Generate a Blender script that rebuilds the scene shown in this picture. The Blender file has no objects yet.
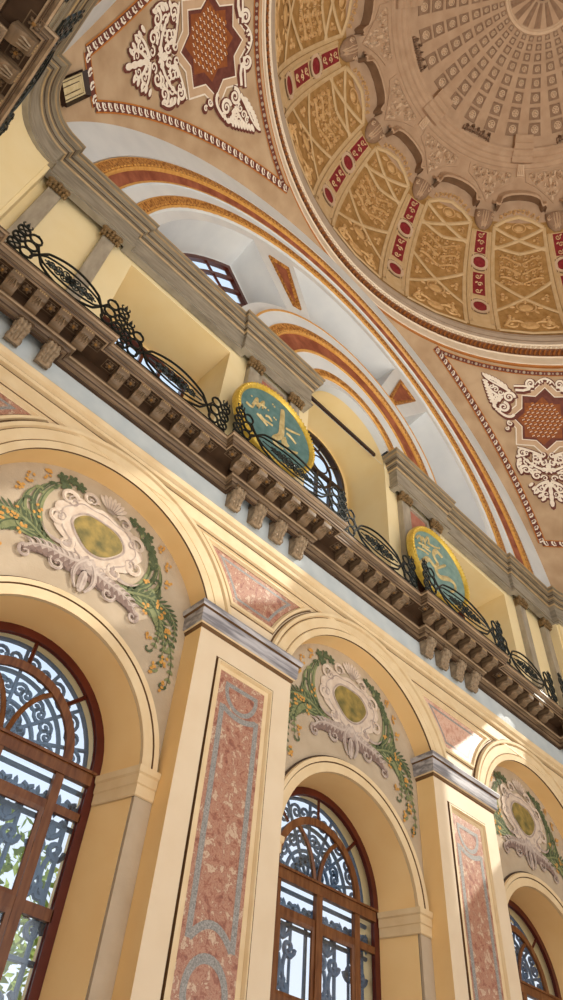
import bpy, math, random
from math import sin, cos, pi, radians, degrees, sqrt, atan2, asin, acos
from mathutils import Vector, Matrix
from mathutils.geometry import tessellate_polygon

SC = bpy.context.scene
COL = SC.collection
RNG = random.Random(7)
S = 7.0            # one drawing unit (eye to pilaster face) in metres
EYE = 1.6          # eye height above the floor
CX, CY = 1.2, -0.5  # centre of the square hall in drawing units


def W(x, y, z):
    return Vector((x * S, y * S, z * S + EYE))


def lin(h):
    r = []
    for i in (0, 2, 4):
        c = int(h[i:i + 2], 16) / 255
        r.append(c / 12.92 if c <= 0.04045 else ((c + 0.055) / 1.055) ** 2.4)
    return (r[0], r[1], r[2], 1)


# ---------------------------------------------------------------- camera, sky, lights
cam = bpy.data.cameras.new('camera')
cam.sensor_fit = 'VERTICAL'
cam.sensor_height = 36
cam.sensor_width = 36 * 0.563
cam.lens = 712.012 * 36 / 1000
cam.clip_start = 0.05
cam.clip_end = 500
cam_o = bpy.data.objects.new('camera', cam)
COL.objects.link(cam_o)
RT = Vector((0.70658977, -0.70449188, 0.06649877))
UP = -Vector((0.5628174, 0.50254692, -0.65626456))
BK = -Vector((0.4289143, 0.50113649, 0.7515948))
m3 = Matrix((RT, UP, BK)).transposed()
cam_o.matrix_world = Matrix.Translation((0, 0, EYE)) @ m3.to_4x4()
SC.camera = cam_o

w = bpy.data.worlds.new('sky')
SC.world = w
w.use_nodes = True
nt = w.node_tree
bg = nt.nodes['Background']
tc = nt.nodes.new('ShaderNodeTexCoord')
sp = nt.nodes.new('ShaderNodeSeparateXYZ')
rp = nt.nodes.new('ShaderNodeValToRGB')
nt.links.new(tc.outputs['Generated'], sp.inputs[0])
nt.links.new(sp.outputs['Z'], rp.inputs[0])
nt.links.new(rp.outputs[0], bg.inputs[0])
e = rp.color_ramp.elements
e[0].position = 0.0
e[0].color = (0.62, 0.55, 0.45, 1)
e[1].position = 0.12
e[1].color = (0.93, 0.96, 1.0, 1)
k = e.new(0.6)
k.color = (0.72, 0.85, 1.0, 1)
bg.inputs[1].default_value = 1.2

sun = bpy.data.lights.new('sun', 'SUN')
sun.energy = 4.0
sun.angle = radians(0.6)
sun.color = (1.0, 0.93, 0.80)
sun_o = bpy.data.objects.new('sun', sun)
COL.objects.link(sun_o)
sun_o.rotation_euler = Vector((0.67, -0.46, 0.58)).to_track_quat('Z', 'Y').to_euler()


def area_light(name, loc, aim, sx, sy, power, col):
    l = bpy.data.lights.new(name, 'AREA')
    l.shape = 'RECTANGLE'
    l.size, l.size_y = sx * S, sy * S
    l.energy = power
    l.color = col
    o = bpy.data.objects.new(name, l)
    COL.objects.link(o)
    o.location = W(*loc)
    d = W(*aim) - o.location
    o.rotation_euler = (-d).to_track_quat('Z', 'Y').to_euler()
    return o


# daylight of the windows behind and to the right of the viewer
area_light('back_daylight', (1.0, -2.2, 0.7), (0.9, 1.0, 1.5), 2.6, 1.7, 880, (1.0, 0.97, 0.92))
area_light('right_daylight', (2.62, -0.6, 0.5), (0.6, 0.6, 1.3), 1.6, 1.0, 350, (1.0, 0.97, 0.92))
area_light('left_daylight', (-0.15, -0.75, 0.45), (1.2, 0.8, 0.7), 1.4, 0.9, 700, (1.0, 0.96, 0.88))
up = area_light('floor_fill', (1.1, -0.7, -0.15), (1.2, -0.45, 3.0), 2.2, 1.8, 1500, (1.0, 0.93, 0.82))  # fill lamp added at the floor to brighten dome and pendentives
up.data.spread = radians(95)

SC.view_settings.view_transform = 'Standard'
SC.view_settings.look = 'None'
SC.view_settings.exposure = -0.08
SC.view_settings.gamma = 1.0
SC.view_settings.use_curve_mapping = False
SC.cycles.use_denoising = True
SC.cycles.max_bounces = 8
SC.cycles.diffuse_bounces = 5
SC.cycles.transparent_max_bounces = 12
SC.cycles.caustics_reflective = False
SC.cycles.caustics_refractive = False
SC.cycles.sample_clamp_indirect = 6


# ---------------------------------------------------------------- materials
def node_mat(name):
    m = bpy.data.materials.new(name)
    m.use_nodes = True
    return m, m.node_tree, m.node_tree.nodes['Principled BSDF']


def mat(name, c1, c2=None, scale=6.0, rough=0.7, metal=0.0, bump=0.0, bscale=40.0, detail=4.0, stretch=None, lo=0.3, hi=0.7, spec=0.3):
    m, t, b = node_mat(name)
    b.inputs['Roughness'].default_value = rough
    b.inputs['Metallic'].default_value = metal
    b.inputs['Specular IOR Level'].default_value = spec
    if c2 is None:
        c2 = c1
    co = t.nodes.new('ShaderNodeTexCoord')
    vec = co.outputs['Object']
    if stretch:
        mp = t.nodes.new('ShaderNodeMapping')
        mp.inputs['Scale'].default_value = stretch
        t.links.new(vec, mp.inputs[0])
        vec = mp.outputs[0]
    n = t.nodes.new('ShaderNodeTexNoise')
    n.inputs['Scale'].default_value = scale
    n.inputs['Detail'].default_value = detail
    t.links.new(vec, n.inputs['Vector'])
    r = t.nodes.new('ShaderNodeValToRGB')
    r.color_ramp.elements[0].position = lo
    r.color_ramp.elements[1].position = hi
    r.color_ramp.elements[0].color = lin(c1)
    r.color_ramp.elements[1].color = lin(c2)
    t.links.new(n.outputs['Fac'], r.inputs[0])
    t.links.new(r.outputs[0], b.inputs['Base Color'])
    if bump:
        n2 = t.nodes.new('ShaderNodeTexNoise')
        n2.inputs['Scale'].default_value = bscale
        n2.inputs['Detail'].default_value = 3
        t.links.new(vec, n2.inputs['Vector'])
        bp = t.nodes.new('ShaderNodeBump')
        bp.inputs['Strength'].default_value = bump
        bp.inputs['Distance'].default_value = 0.02
        t.links.new(n2.outputs['Fac'], bp.inputs['Height'])
        t.links.new(bp.outputs[0], b.inputs['Normal'])
    return m


def marble(name, cols, scale=5.0, rough=0.35):
    m, t, b = node_mat(name)
    b.inputs['Roughness'].default_value = rough
    co = t.nodes.new('ShaderNodeTexCoord')
    n0 = t.nodes.new('ShaderNodeTexNoise')
    n0.inputs['Scale'].default_value = scale
    n0.inputs['Detail'].default_value = 5
    t.links.new(co.outputs['Object'], n0.inputs['Vector'])
    mx = t.nodes.new('ShaderNodeVectorMath')
    mx.operation = 'MULTIPLY_ADD'
    mx.inputs[1].default_value = (0.25, 0.25, 0.25)
    t.links.new(n0.outputs['Color'], mx.inputs[0])
    t.links.new(co.outputs['Object'], mx.inputs[2])
    n = t.nodes.new('ShaderNodeTexNoise')
    n.inputs['Scale'].default_value = scale * 2.4
    n.inputs['Detail'].default_value = 6
    n.inputs['Roughness'].default_value = 0.7
    t.links.new(mx.outputs[0], n.inputs['Vector'])
    r = t.nodes.new('ShaderNodeValToRGB')
    el = r.color_ramp.elements
    el[0].position, el[0].color = cols[0][0], lin(cols[0][1])
    el[1].position, el[1].color = cols[-1][0], lin(cols[-1][1])
    for p, c in cols[1:-1]:
        q = el.new(p)
        q.color = lin(c)
    t.links.new(n.outputs['Fac'], r.inputs[0])
    t.links.new(r.outputs[0], b.inputs['Base Color'])
    return m


M = {}
M['cream'] = mat('cream_paint', 'D9C6AA', 'DFCEB4', 2.0, 0.55)
M['cream_edge'] = mat('cream_moulding', 'E0CCA8', 'D6BE96', 3.0, 0.5)
M['line'] = mat('dark_shadow_gap', '6E5234', '5C4229', 4.0, 0.7)
M['ochre'] = mat('cream_with_warm_bounce', 'E8C58C', 'EDCE98', 1.5, 0.6)  # warm bounced light coloured into reveals, soffits and pilaster sides
M['tympanum'] = mat('stone_coloured_plaster', 'AE9D86', 'BCAC96', 2.5, 0.8, bump=0.15)
M['rose_marble'] = marble('rose_breccia_marble', [(0.30, '74453A'), (0.42, '96604F'), (0.49, 'B48A74'), (0.54, '925C4B'), (0.60, 'CBB59E'), (0.70, 'A0705D')], 3.6)
M['sunlit_marble'] = marble('sunlit_rose_marble', [(0.30, 'B07C68'), (0.45, 'CFA08A'), (0.52, 'DAB7A2'), (0.58, 'C28F7C'), (0.66, 'E6D3C2'), (0.75, 'CBA08C')], 2.2)  # rose marble paled to carry the sunlight on one spandrel
M['grey_inlay'] = mat('speckled_grey_granite', '757473', 'A5A3A0', 60.0, 0.4, detail=2)
M['cap_marble'] = mat('veined_grey_marble', '7C7B82', 'B9B8BE', 1.6, 0.35, stretch=(1, 4, 9), lo=0.38, hi=0.6, detail=6)
M['frieze'] = mat('pale_blue_grey_plaster', 'B4BFC6', 'C3CCD1', 3.0, 0.7)
M['brown_stone'] = mat('brown_veined_stone', '46382B', '877159', 1.6, 0.4, stretch=(1, 3, 10), lo=0.3, hi=0.7, detail=7)
M['brown_dark'] = mat('brown_stone_and_shade', '38281B', '4C3828', 4.0, 0.55)  # real brown, darkened with the shade of cornice soffit and recesses
M['brown_light'] = mat('light_brown_stone', '8E785F', 'B09A80', 1.6, 0.4, stretch=(1, 3, 10), detail=6)
M['bracket'] = mat('carved_grey_brown_stone', '7C6B57', 'A5927A', 14.0, 0.6, bump=0.4)
M['rosette_gold'] = mat('dull_gilding', '7C5A34', '94703F', 9.0, 0.45)
M['yellow'] = mat('pale_yellow_paint', 'EFDDAE', 'F3E3B9', 1.5, 0.65)
M['yellow_deep'] = mat('warm_yellow_paint', 'E8CF98', 'ECD7A6', 1.2, 0.65)
M['grey_stone'] = mat('warm_grey_marble', '8E8576', 'B3AA9A', 2.2, 0.4, stretch=(3, 3, 0.8), lo=0.3, hi=0.7, detail=6)
M['ent_stone'] = mat('grey_brown_marble', '7D766A', 'A59D8E', 2.2, 0.4, stretch=(1, 1, 5), lo=0.3, hi=0.7, detail=6)
M['ent_mould'] = mat('brown_grey_moulding', '665B4B', '8E8370', 2.0, 0.4, stretch=(1, 1, 12))
M['ent_gilt'] = mat('gilt_moulding', 'A38A64', 'B79E78', 6.0, 0.4)
M['capital'] = mat('bronzed_carving', '6E583C', '8F7550', 12.0, 0.5, bump=0.3)
M['white'] = mat('white_grey_plaster', 'D0D5DA', 'DCE0E3', 1.2, 0.75)
M['gold'] = mat('mottled_gilding', '86501F', 'CE9650', 14.0, 0.4, metal=0.15, bump=0.5, bscale=30, lo=0.38, hi=0.62)
M['gold_line'] = mat('bright_gilding', 'D9A860', 'C58E46', 8.0, 0.4)
M['red_stucco'] = mat('red_mottled_stucco', '7E4230', 'A8664C', 3.0, 0.5, lo=0.35, hi=0.7, detail=8)
M['red_panel'] = mat('red_mottled_panel', 'A2604F', 'BE8472', 3.0, 0.45, lo=0.35, hi=0.7, detail=8)
M['pend'] = mat('tan_plaster', 'AC9072', 'C0A688', 1.2, 0.75, bump=0.1, detail=8, lo=0.35, hi=0.65)
M['pend_dark'] = mat('maroon_paint', '5E322B', '74433A', 6.0, 0.7)
M['pend_white'] = mat('off_white_paint', 'E6DACB', 'F0E8DC', 6.0, 0.7)
M['pend_orange'] = mat('orange_brown_paint', 'A9682E', 'C07A38', 6.0, 0.7)
M['pend_ground'] = mat('pale_tan_paint', 'BFA184', 'C8AC90', 3.0, 0.75)
M['star_brown'] = mat('red_brown_paint', '7D4526', '94552F', 8.0, 0.6)
M['dome_tan'] = mat('tan_rose_plaster', 'B2957B', 'C2A68C', 2.0, 0.8, bump=0.12, detail=6)
M['dome_light'] = mat('light_sand_plaster', 'CDB296', 'DAC2A8', 3.0, 0.8)
M['dome_coffer'] = mat('coffer_brown_plaster', '8E735E', '9E836C', 5.0, 0.8)
M['dome_gold'] = mat('ochre_gold_plaster', '9A7440', 'BA9460', 4.0, 0.65, bump=0.25, detail=6)
M['dome_relief'] = mat('gold_relief', 'C39C64', 'D9B586', 8.0, 0.55)
M['strap'] = mat('pale_gold_strap', 'CDB084', 'D8BF98', 3.0, 0.65)
M['crimson'] = mat('crimson_paint', '7A2127', '94323A', 8.0, 0.55)
M['shade_brown'] = mat('umber_shade_and_outline', '7C624C', '8B7058', 3.0, 0.8)
M['ring_cream'] = mat('cream_stone_ring', 'E2D2BC', 'ECDFCD', 2.0, 0.7)
M['ring_grey'] = mat('grey_stone_ring', 'A89684', 'B5A595', 2.0, 0.7)
M['ring_orange'] = mat('orange_brown_ring', 'A5662F', 'B67538', 4.0, 0.65)
M['ring_brown'] = mat('brown_red_ring', '7E543A', '8E6246', 4.0, 0.65)
M['iron'] = mat('wrought_iron', '1D2120', '2C3230', 20.0, 0.35, metal=0.6)
M['grille_iron'] = mat('iron_with_blue_haze', '506782', '637C98', 10.0, 0.5)  # iron tinted blue to imitate haze and lens flare over it
M['wood'] = mat('mahogany', '5A3218', '7E5230', 3.0, 0.3, stretch=(6, 6, 1), detail=6)
M['wood_dark'] = mat('dark_mahogany', '47190F', '5A2416', 3.0, 0.3)
M['black_wood'] = mat('black_brown_wood', '2A1A14', '3A261C', 3.0, 0.4)
M['gilt_rim'] = mat('yellow_gilding', 'C9A63A', 'E2C460', 14.0, 0.3, metal=0.35, bump=0.2)
M['script'] = mat('gold_lettering', 'AE9A68', 'D6C694', 8.0, 0.35, metal=0.1)
M['teal'] = mat('teal_paint', '456E70', '64898A', 5.0, 0.3, detail=6)
M['teal_sheen'] = mat('teal_paint_with_sheen', '5C827F', '84A29C', 5.0, 0.3, detail=6)  # teal lightened to carry the glare on the right roundel
M['green'] = mat('leaf_green_paint', '6E7650', '8C9068', 8.0, 0.8)
M['green_dark'] = mat('dark_green_paint', '465238', '5C664A', 8.0, 0.8)
M['shell'] = mat('pale_rose_paint', 'C3B09F', 'D4C5B6', 10.0, 0.8)
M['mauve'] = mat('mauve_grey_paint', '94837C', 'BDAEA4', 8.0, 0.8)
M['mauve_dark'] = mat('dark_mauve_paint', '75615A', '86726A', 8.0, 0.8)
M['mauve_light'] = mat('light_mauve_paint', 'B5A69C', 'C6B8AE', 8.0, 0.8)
M['blossom'] = mat('orange_blossom_paint', 'B98644', 'CC9C54', 10.0, 0.8)
M['oval'] = mat('mottled_olive_gold_paint', '5E5A34', 'A48C4C', 6.0, 0.7, detail=6)
M['vellum'] = mat('cream_textured_stone', 'C9B88C', 'DCCDA6', 8.0, 0.7)
M['floor'] = mat('beige_bounce_floor', 'A38A74', 'B89E86', 2.0, 0.9)  # unseen floor, made beige to bounce light up to the soffits
M['leaf'] = mat('tree_leaves', '7F9A3C', 'A8B85C', 3.0, 0.7)
M['bark'] = mat('tree_bark', '5A4A3A', '6E5C49', 6.0, 0.9)


def glass_mat(name, tint, gloss, col):
    m, t, b = node_mat(name)
    t.nodes.remove(b)
    out = t.nodes['Material Output']
    tr = t.nodes.new('ShaderNodeBsdfTransparent')
    tr.inputs[0].default_value = tint
    gl = t.nodes.new('ShaderNodeBsdfGlossy')
    gl.inputs['Roughness'].default_value = 0.05
    gl.inputs[0].default_value = col
    mx = t.nodes.new('ShaderNodeMixShader')
    mx.inputs[0].default_value = gloss
    t.links.new(tr.outputs[0], mx.inputs[1])
    t.links.new(gl.outputs[0], mx.inputs[2])
    t.links.new(mx.outputs[0], out.inputs[0])
    return m


M['glass'] = glass_mat('window_glass', (0.90, 0.95, 1.0, 1), 0.08, (0.9, 0.9, 0.9, 1))


# ---------------------------------------------------------------- mesh helpers
class MB:
    """collects geometry in drawing units"""

    def __init__(self):
        self.v, self.f, self.mi = [], [], []
        self.cur = 0

    def face(self, pts):
        n = len(self.v)
        self.v += [tuple(p) for p in pts]
        self.f.append(tuple(range(n, n + len(pts))))
        self.mi.append(self.cur)

    def grid(self, rows, close_u=False, close_v=False):
        n = len(self.v)
        R, Cn = len(rows), len(rows[0])
        for r in rows:
            self.v += [tuple(p) for p in r]
        for i in range(R if close_v else R - 1):
            for j in range(Cn if close_u else Cn - 1):
                a, b = i, (i + 1) % R
                c, d = j, (j + 1) % Cn
                self.f.append((n + a * Cn + c, n + a * Cn + d, n + b * Cn + d, n + b * Cn + c))
                self.mi.append(self.cur)

    def box(self, x0, x1, y0, y1, z0, z1, b=0.0):
        if b <= 0:
            p = [(x, y, z) for x in (x0, x1) for y in (y0, y1) for z in (z0, z1)]
            n = len(self.v)
            self.v += p
            for q in ((0, 1, 3, 2), (4, 6, 7, 5), (0, 4, 5, 1), (2, 3, 7, 6), (0, 2, 6, 4), (1, 5, 7, 3)):
                self.f.append(tuple(n + i for i in q))
                self.mi.append(self.cur)
        else:  # bevelled along its vertical-front edges: a stack of rounded outlines
            out = []
            for (dx, dz) in ((b, 0), (0, b)):
                pass
            ring = lambda ins: [(x0 + ins, z0 + ins), (x1 - ins, z0 + ins), (x1 - ins, z1 - ins), (x0 + ins, z1 - ins)]
            rows = []
            for y, ins in ((y1, 0), (y0 + b, 0), (y0, b)):
                rows.append([(x, y, z) for x, z in ring(ins)])
            self.grid(rows, close_u=True)
            self.face([(x, y0, z) for x, z in ring(b)])
            self.face([(x, y1, z) for x, z in reversed(ring(0))])

    def plate(self, outer, holes, y0, y1, back=True, edges=True, side_mi=None):
        loops = [outer] + holes
        tess = tessellate_polygon([[Vector((p[0], p[1], 0)) for p in l] for l in loops])
        flat = [p for l in loops for p in l]
        n = len(self.v)
        self.v += [(p[0], y0, p[1]) for p in flat]
        for t in tess:
            self.f.append(tuple(n + i for i in t))
            self.mi.append(self.cur)
        if back:
            n2 = len(self.v)
            self.v += [(p[0], y1, p[1]) for p in flat]
            for t in tess:
                self.f.append(tuple(n2 + i for i in reversed(t)))
                self.mi.append(self.cur)
        if edges:
            keep = self.cur
            if side_mi is not None:
                self.cur = side_mi
            for l in loops:
                self.grid([[(p[0], y0, p[1]) for p in l], [(p[0], y1, p[1]) for p in l]], close_u=True)
            self.cur = keep

    def tube(self, pts, r, n=6, closed=False, rad=None):
        pts = [Vector(p) for p in pts]
        rows = []
        N = len(pts)
        up = None
        for i, p in enumerate(pts):
            if closed:
                t = pts[(i + 1) % N] - pts[i - 1]
            else:
                t = pts[min(i + 1, N - 1)] - pts[max(i - 1, 0)]
            if t.length < 1e-9:
                t = Vector((0, 0, 1))
            t.normalize()
            if up is None:
                a = Vector((0, 1, 0)) if abs(t.y) < 0.9 else Vector((1, 0, 0))
                up = (a - t * a.dot(t)).normalized()
            else:
                up = (up - t * up.dot(t))
                if up.length < 1e-6:
                    a = Vector((0, 1, 0)) if abs(t.y) < 0.9 else Vector((1, 0, 0))
                    up = a - t * a.dot(t)
                up.normalize()
            s = t.cross(up)
            rr = r if rad is None else rad[i]
            rows.append([p + (up * cos(2 * pi * k / n) + s * sin(2 * pi * k / n)) * rr for k in range(n)])
        self.grid(rows, close_u=True, close_v=closed)

    def ball(self, c, rx, ry, rz, nu=8, nv=5):
        rows = []
        for i in range(nv + 1):
            a = -pi / 2 + pi * i / nv
            rows.append([(c[0] + rx * cos(a) * cos(2 * pi * j / nu), c[1] + ry * cos(a) * sin(2 * pi * j / nu), c[2] + rz * sin(a)) for j in range(nu)])
        self.grid(rows, close_u=True)

    def ribbon(self, f, pts, wd, h0=0.0, h1=None):
        """a painted or carved stroke: flat if h1 is None, else raised along its middle. f maps (s, t, h) to space"""
        N = len(pts)
        L, C, R = [], [], []
        for i, p in enumerate(pts):
            a, b = pts[max(i - 1, 0)], pts[min(i + 1, N - 1)]
            dx, dy = b[0] - a[0], b[1] - a[1]
            q = math.hypot(dx, dy) or 1e-9
            wi = wd(i / (N - 1)) if callable(wd) else wd
            nx, ny = -dy / q * wi / 2, dx / q * wi / 2
            L.append(f(p[0] + nx, p[1] + ny, h0))
            C.append(f(p[0], p[1], h0 if h1 is None else h1))
            R.append(f(p[0] - nx, p[1] - ny, h0))
        if h1 is None:
            self.grid([L, R])
        else:
            self.grid([L, C, R])

    def blob(self, f, c, rx, ry, h0, h1, n=10, rot=0.0, wob=0.0):
        def at(q, a, h):
            k = q * (1 + wob * sin(5 * a + c[0] * 90))
            x, y = rx * k * cos(a), ry * k * sin(a)
            return f(c[0] + x * cos(rot) - y * sin(rot), c[1] + x * sin(rot) + y * cos(rot), h)
        A = [2 * pi * i / n for i in range(n)]
        rows = [[at(1, a, h0) for a in A], [at(0.6, a, h0 + (h1 - h0) * 0.75) for a in A]]
        self.grid(rows, close_u=True)
        self.face([at(0.6, a, h0 + (h1 - h0) * 0.75) for a in A])

    def ring(self, f, c, r0, r1, h, n=32, ry=1.0):
        self.grid([[f(c[0] + r * cos(2 * pi * i / n), c[1] + ry * r * sin(2 * pi * i / n), h) for i in range(n)] for r in (r0, r1)], close_u=True)

    def band(self, f, loop_in, loop_out, h):
        self.grid([[f(p[0], p[1], h) for p in loop_in], [f(p[0], p[1], h) for p in loop_out]], close_u=True)

    def sweep(self, path, prof, room='right', caps=False):
        """prof = list of (outward offset, z[, material]) swept along the plan path with mitred corners"""
        N = len(path)
        mit = []
        for i in range(N):
            ns = []
            for a, b in ((i - 1, i), (i, i + 1)):
                if a < 0 or b >= N:
                    continue
                dx, dy = path[b][0] - path[a][0], path[b][1] - path[a][1]
                q = math.hypot(dx, dy)
                ns.append((dy / q, -dx / q))
            if len(ns) == 1:
                mit.append(ns[0])
            else:
                d = 1 + ns[0][0] * ns[1][0] + ns[0][1] * ns[1][1]
                mit.append(((ns[0][0] + ns[1][0]) / d, (ns[0][1] + ns[1][1]) / d))
        rows = []
        for p in prof:
            rows.append([(path[i][0] + mit[i][0] * p[0], path[i][1] + mit[i][1] * p[0], p[1]) for i in range(N)])
        keep = self.cur
        for k in range(len(rows) - 1):
            if len(prof[k]) > 2:
                self.cur = prof[k][2]
            self.grid([rows[k], rows[k + 1]])
        self.cur = keep
        if caps:
            for i in (0, N - 1):
                self.face([r[i] for r in rows])

    def lathe(self, prof, c, a0, a1, n, f=None):
        """prof = (r, z[, material]); angle measured from +Y towards +X about the axis through c"""
        keep = self.cur
        rows = [[(c[0] + p[0] * sin(a0 + (a1 - a0) * j / n), c[1] + p[0] * cos(a0 + (a1 - a0) * j / n), p[1]) for j in range(n + 1)] for p in prof]
        for k in range(len(rows) - 1):
            if len(prof[k]) > 2:
                self.cur = prof[k][2]
            self.grid([rows[k], rows[k + 1]])
        self.cur = keep

    def build(self, name, mats, parent=None, anchor=(0, 0, 0), smooth=0.6):
        me = bpy.data.meshes.new(name)
        ax, ay, az = anchor
        if parent is None and anchor == (0, 0, 0):
            vs = [(p[0] * S, p[1] * S, p[2] * S) for p in self.v]
        else:
            vs = [((p[0] - ax) * S, (p[1] - ay) * S, (p[2] - az) * S) for p in self.v]
        me.from_pydata(vs, [], self.f)
        if not isinstance(mats, (list, tuple)):
            mats = [mats]
        for m in mats:
            me.materials.append(m)
        me.polygons.foreach_set('material_index', self.mi)
        if smooth:
            me.polygons.foreach_set('use_smooth', [True] * len(me.polygons))
            me.set_sharp_from_angle(angle=smooth)
        me.update()
        o = bpy.data.objects.new(name, me)
        COL.objects.link(o)
        if parent is not None:
            o.parent = parent
        else:
            o.location = W(ax, ay, az)
        return o


def tag(o, label, cat, group=None):
    o['label'] = label
    o['category'] = cat
    if group:
        o['group'] = group
    return o


def thing(name, label, cat, anchor=(0, 0, 0), group=None):
    o = bpy.data.objects.new(name, None)
    COL.objects.link(o)
    o.empty_display_size = 0.2
    o.location = W(*anchor)
    return tag(o, label, cat, group)


def structure(o):
    o['kind'] = 'structure'
    return o


def snap(o):
    """a thing with its parts and sub-parts, read once"""
    return (o, [snap(c) for c in o.children])


def copy_tree(sn, parent=None):
    c = sn[0].copy()
    COL.objects.link(c)
    if parent is not None:
        c.parent = parent
    for ch in sn[1]:
        copy_tree(ch, c)
    return c


def turn(x, y, a):
    """a point of the front wall carried to another wall of the square hall"""
    dx, dy = x - CX, y - CY
    return CX + dx * cos(a) - dy * sin(a), CY + dx * sin(a) + dy * cos(a)


def put(o, anchor, a=0.0):
    x, y = turn(anchor[0], anchor[1], a)
    o.location = W(x, y, anchor[2])
    o.rotation_euler = (0, 0, a)
    return o


def arc(cx, cz, r, a0, a1, n):
    """angle from vertical, positive to the right"""
    return [(cx + r * sin(a0 + (a1 - a0) * i / n), cz + r * cos(a0 + (a1 - a0) * i / n)) for i in range(n + 1)]


def bez(p0, p1, p2, p3, n=14):
    r = []
    for i in range(n + 1):
        t = i / n
        u = 1 - t
        r.append(tuple(u ** 3 * a + 3 * u * u * t * b + 3 * u * t * t * c + t ** 3 * d for a, b, c, d in zip(p0, p1, p2, p3)))
    return r


def spiral(c, r, a0, turns, d=1, n=20, tail=0.12):
    return [(c[0] + r * (1 - (1 - tail) * i / n) * cos(a0 + d * 2 * pi * turns * i / n), c[1] + r * (1 - (1 - tail) * i / n) * sin(a0 + d * 2 * pi * turns * i / n)) for i in range(n + 1)]


def mirror(pts, x=0.0):
    return [(2 * x - p[0], p[1]) for p in pts]


def flat(y0, cx=0.0, cz=0.0):
    """relief standing forward of a wall plane at depth y0"""
    return lambda s, t, h: (cx + s, y0 - h, cz + t)


def curl_field(mb, f, x0, x1, y0, y1, r, wd, h0, h1, seed=1):
    """a symmetrical field of carved scrolls, leaves and buds about the line s = 0"""
    g = random.Random(seed)
    ny = max(1, int((y1 - y0) / (r * 2.0)))
    for j in range(ny):
        y = y0 + (j + 0.5) * (y1 - y0) / ny
        nx = max(1, int((x1 - x0) / (r * 2.0)))
        for i in range(nx):
            x = x0 + (i + 0.5) * (x1 - x0) / nx
            d = 1 if (i + j) % 2 else -1
            a0 = g.uniform(0, 2 * pi)
            rr = r * g.uniform(0.8, 1.05)
            sp_ = spiral((x, y), rr, a0, 1.25, d, 12)
            for mm in (sp_, mirror(sp_)):
                mb.ribbon(f, mm, lambda q: wd * (1.1 - 0.6 * q), h0, h1)
            bx, by = x + rr * 0.9 * cos(a0 + 1.9), y + rr * 0.9 * sin(a0 + 1.9)
            mb.blob(f, (bx, by), r * 0.42, r * 0.2, h0, h1, 7, a0)
            mb.blob(f, (-bx, by), r * 0.42, r * 0.2, h0, h1, 7, -a0)
        mb.blob(f, (0, y), r * 0.3, r * 0.55, h0, h1, 8)


# bay centres along a wall
CL = [1.2 + 0.395 * k_ for k_ in (-3, -1, 1, 3)]     # pilaster clusters
BAY = [1.2 - 0.79, 1.2, 1.2 + 0.79]                # arched bays

# ================================================================ THE ROOM
ZF = -EYE / S     # floor level in drawing units
fl = MB()
fl.face([(-0.4, -2.1, ZF), (2.8, -2.1, ZF), (2.8, 1.3, ZF), (-0.4, 1.3, ZF)])
structure(fl.build('floor', M['floor']))

Y_WALL, Y_TYM, Y_WIN = 1.005, 1.055, 1.15
RA, ZA = 0.289, 0.897        # large segmental arch
RI, ZI = 0.223, 0.612        # inner arch
HALF = 0.268                 # half opening between pilasters


def big_arch_outline(cx, r=RA, half=HALF, n=28, zb=ZF):
    am = asin(half / r)
    return [(cx - half, zb)] + arc(cx, ZA, r, -am, am, n) + [(cx + half, zb)]


def inner_outline(cx, r=RI, zc=ZI, n=28, zb=ZF + 0.05):
    return [(cx - r, zb)] + arc(cx, zc, r, -pi / 2, pi / 2, n) + [(cx + r, zb)]


WALLS = [('front', 0.0), ('left', pi / 2), ('right', -pi / 2)]


def wall_set(o, base, only=('front', 'left', 'right')):
    """the same masonry stands on the left and the right of the hall"""
    for nm, a in WALLS:
        if nm not in only:
            continue
        c = o if nm == 'front' else o.copy()
        if nm != 'front':
            COL.objects.link(c)
        c.name = base.format(nm)
        put(c, (0, 0, 0), a)
        structure(c)


# arcade wall: face with three arches, recessed tympana with the window arches, splayed reveals
m = MB()
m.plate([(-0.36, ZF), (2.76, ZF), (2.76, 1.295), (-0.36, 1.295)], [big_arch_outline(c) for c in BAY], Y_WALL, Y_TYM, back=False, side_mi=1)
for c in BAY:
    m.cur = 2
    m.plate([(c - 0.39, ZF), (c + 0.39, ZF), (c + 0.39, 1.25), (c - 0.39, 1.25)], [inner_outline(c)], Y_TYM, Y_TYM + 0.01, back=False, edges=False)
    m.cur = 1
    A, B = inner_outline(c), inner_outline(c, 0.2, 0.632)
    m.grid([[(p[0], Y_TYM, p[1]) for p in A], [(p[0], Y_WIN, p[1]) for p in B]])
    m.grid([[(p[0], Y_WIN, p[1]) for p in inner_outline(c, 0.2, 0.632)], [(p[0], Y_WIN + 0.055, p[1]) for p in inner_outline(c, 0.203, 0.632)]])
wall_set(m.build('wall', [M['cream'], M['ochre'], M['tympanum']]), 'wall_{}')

# blue-grey frieze
m = MB()
m.box(-0.36, 2.76, 1.0055, 1.03, 1.283, 1.44)
wall_set(m.build('frieze', M['frieze']), 'wall_{}_frieze')

# gallery floor
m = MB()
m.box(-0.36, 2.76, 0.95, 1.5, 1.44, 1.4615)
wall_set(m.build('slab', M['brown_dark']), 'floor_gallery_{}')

# gallery wall with two rectangular niches and the tall central arch, rounded at its ends
Y_GAL, Y_BACK = 1.053, 1.245
NH = 0.205
m = MB()
gz0, gz1 = 1.455, 2.34


def door_outline(cx, h, z0, z1):
    return [(cx - h, z0), (cx - h, z1), (cx + h, z1), (cx + h, z0)]


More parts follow.
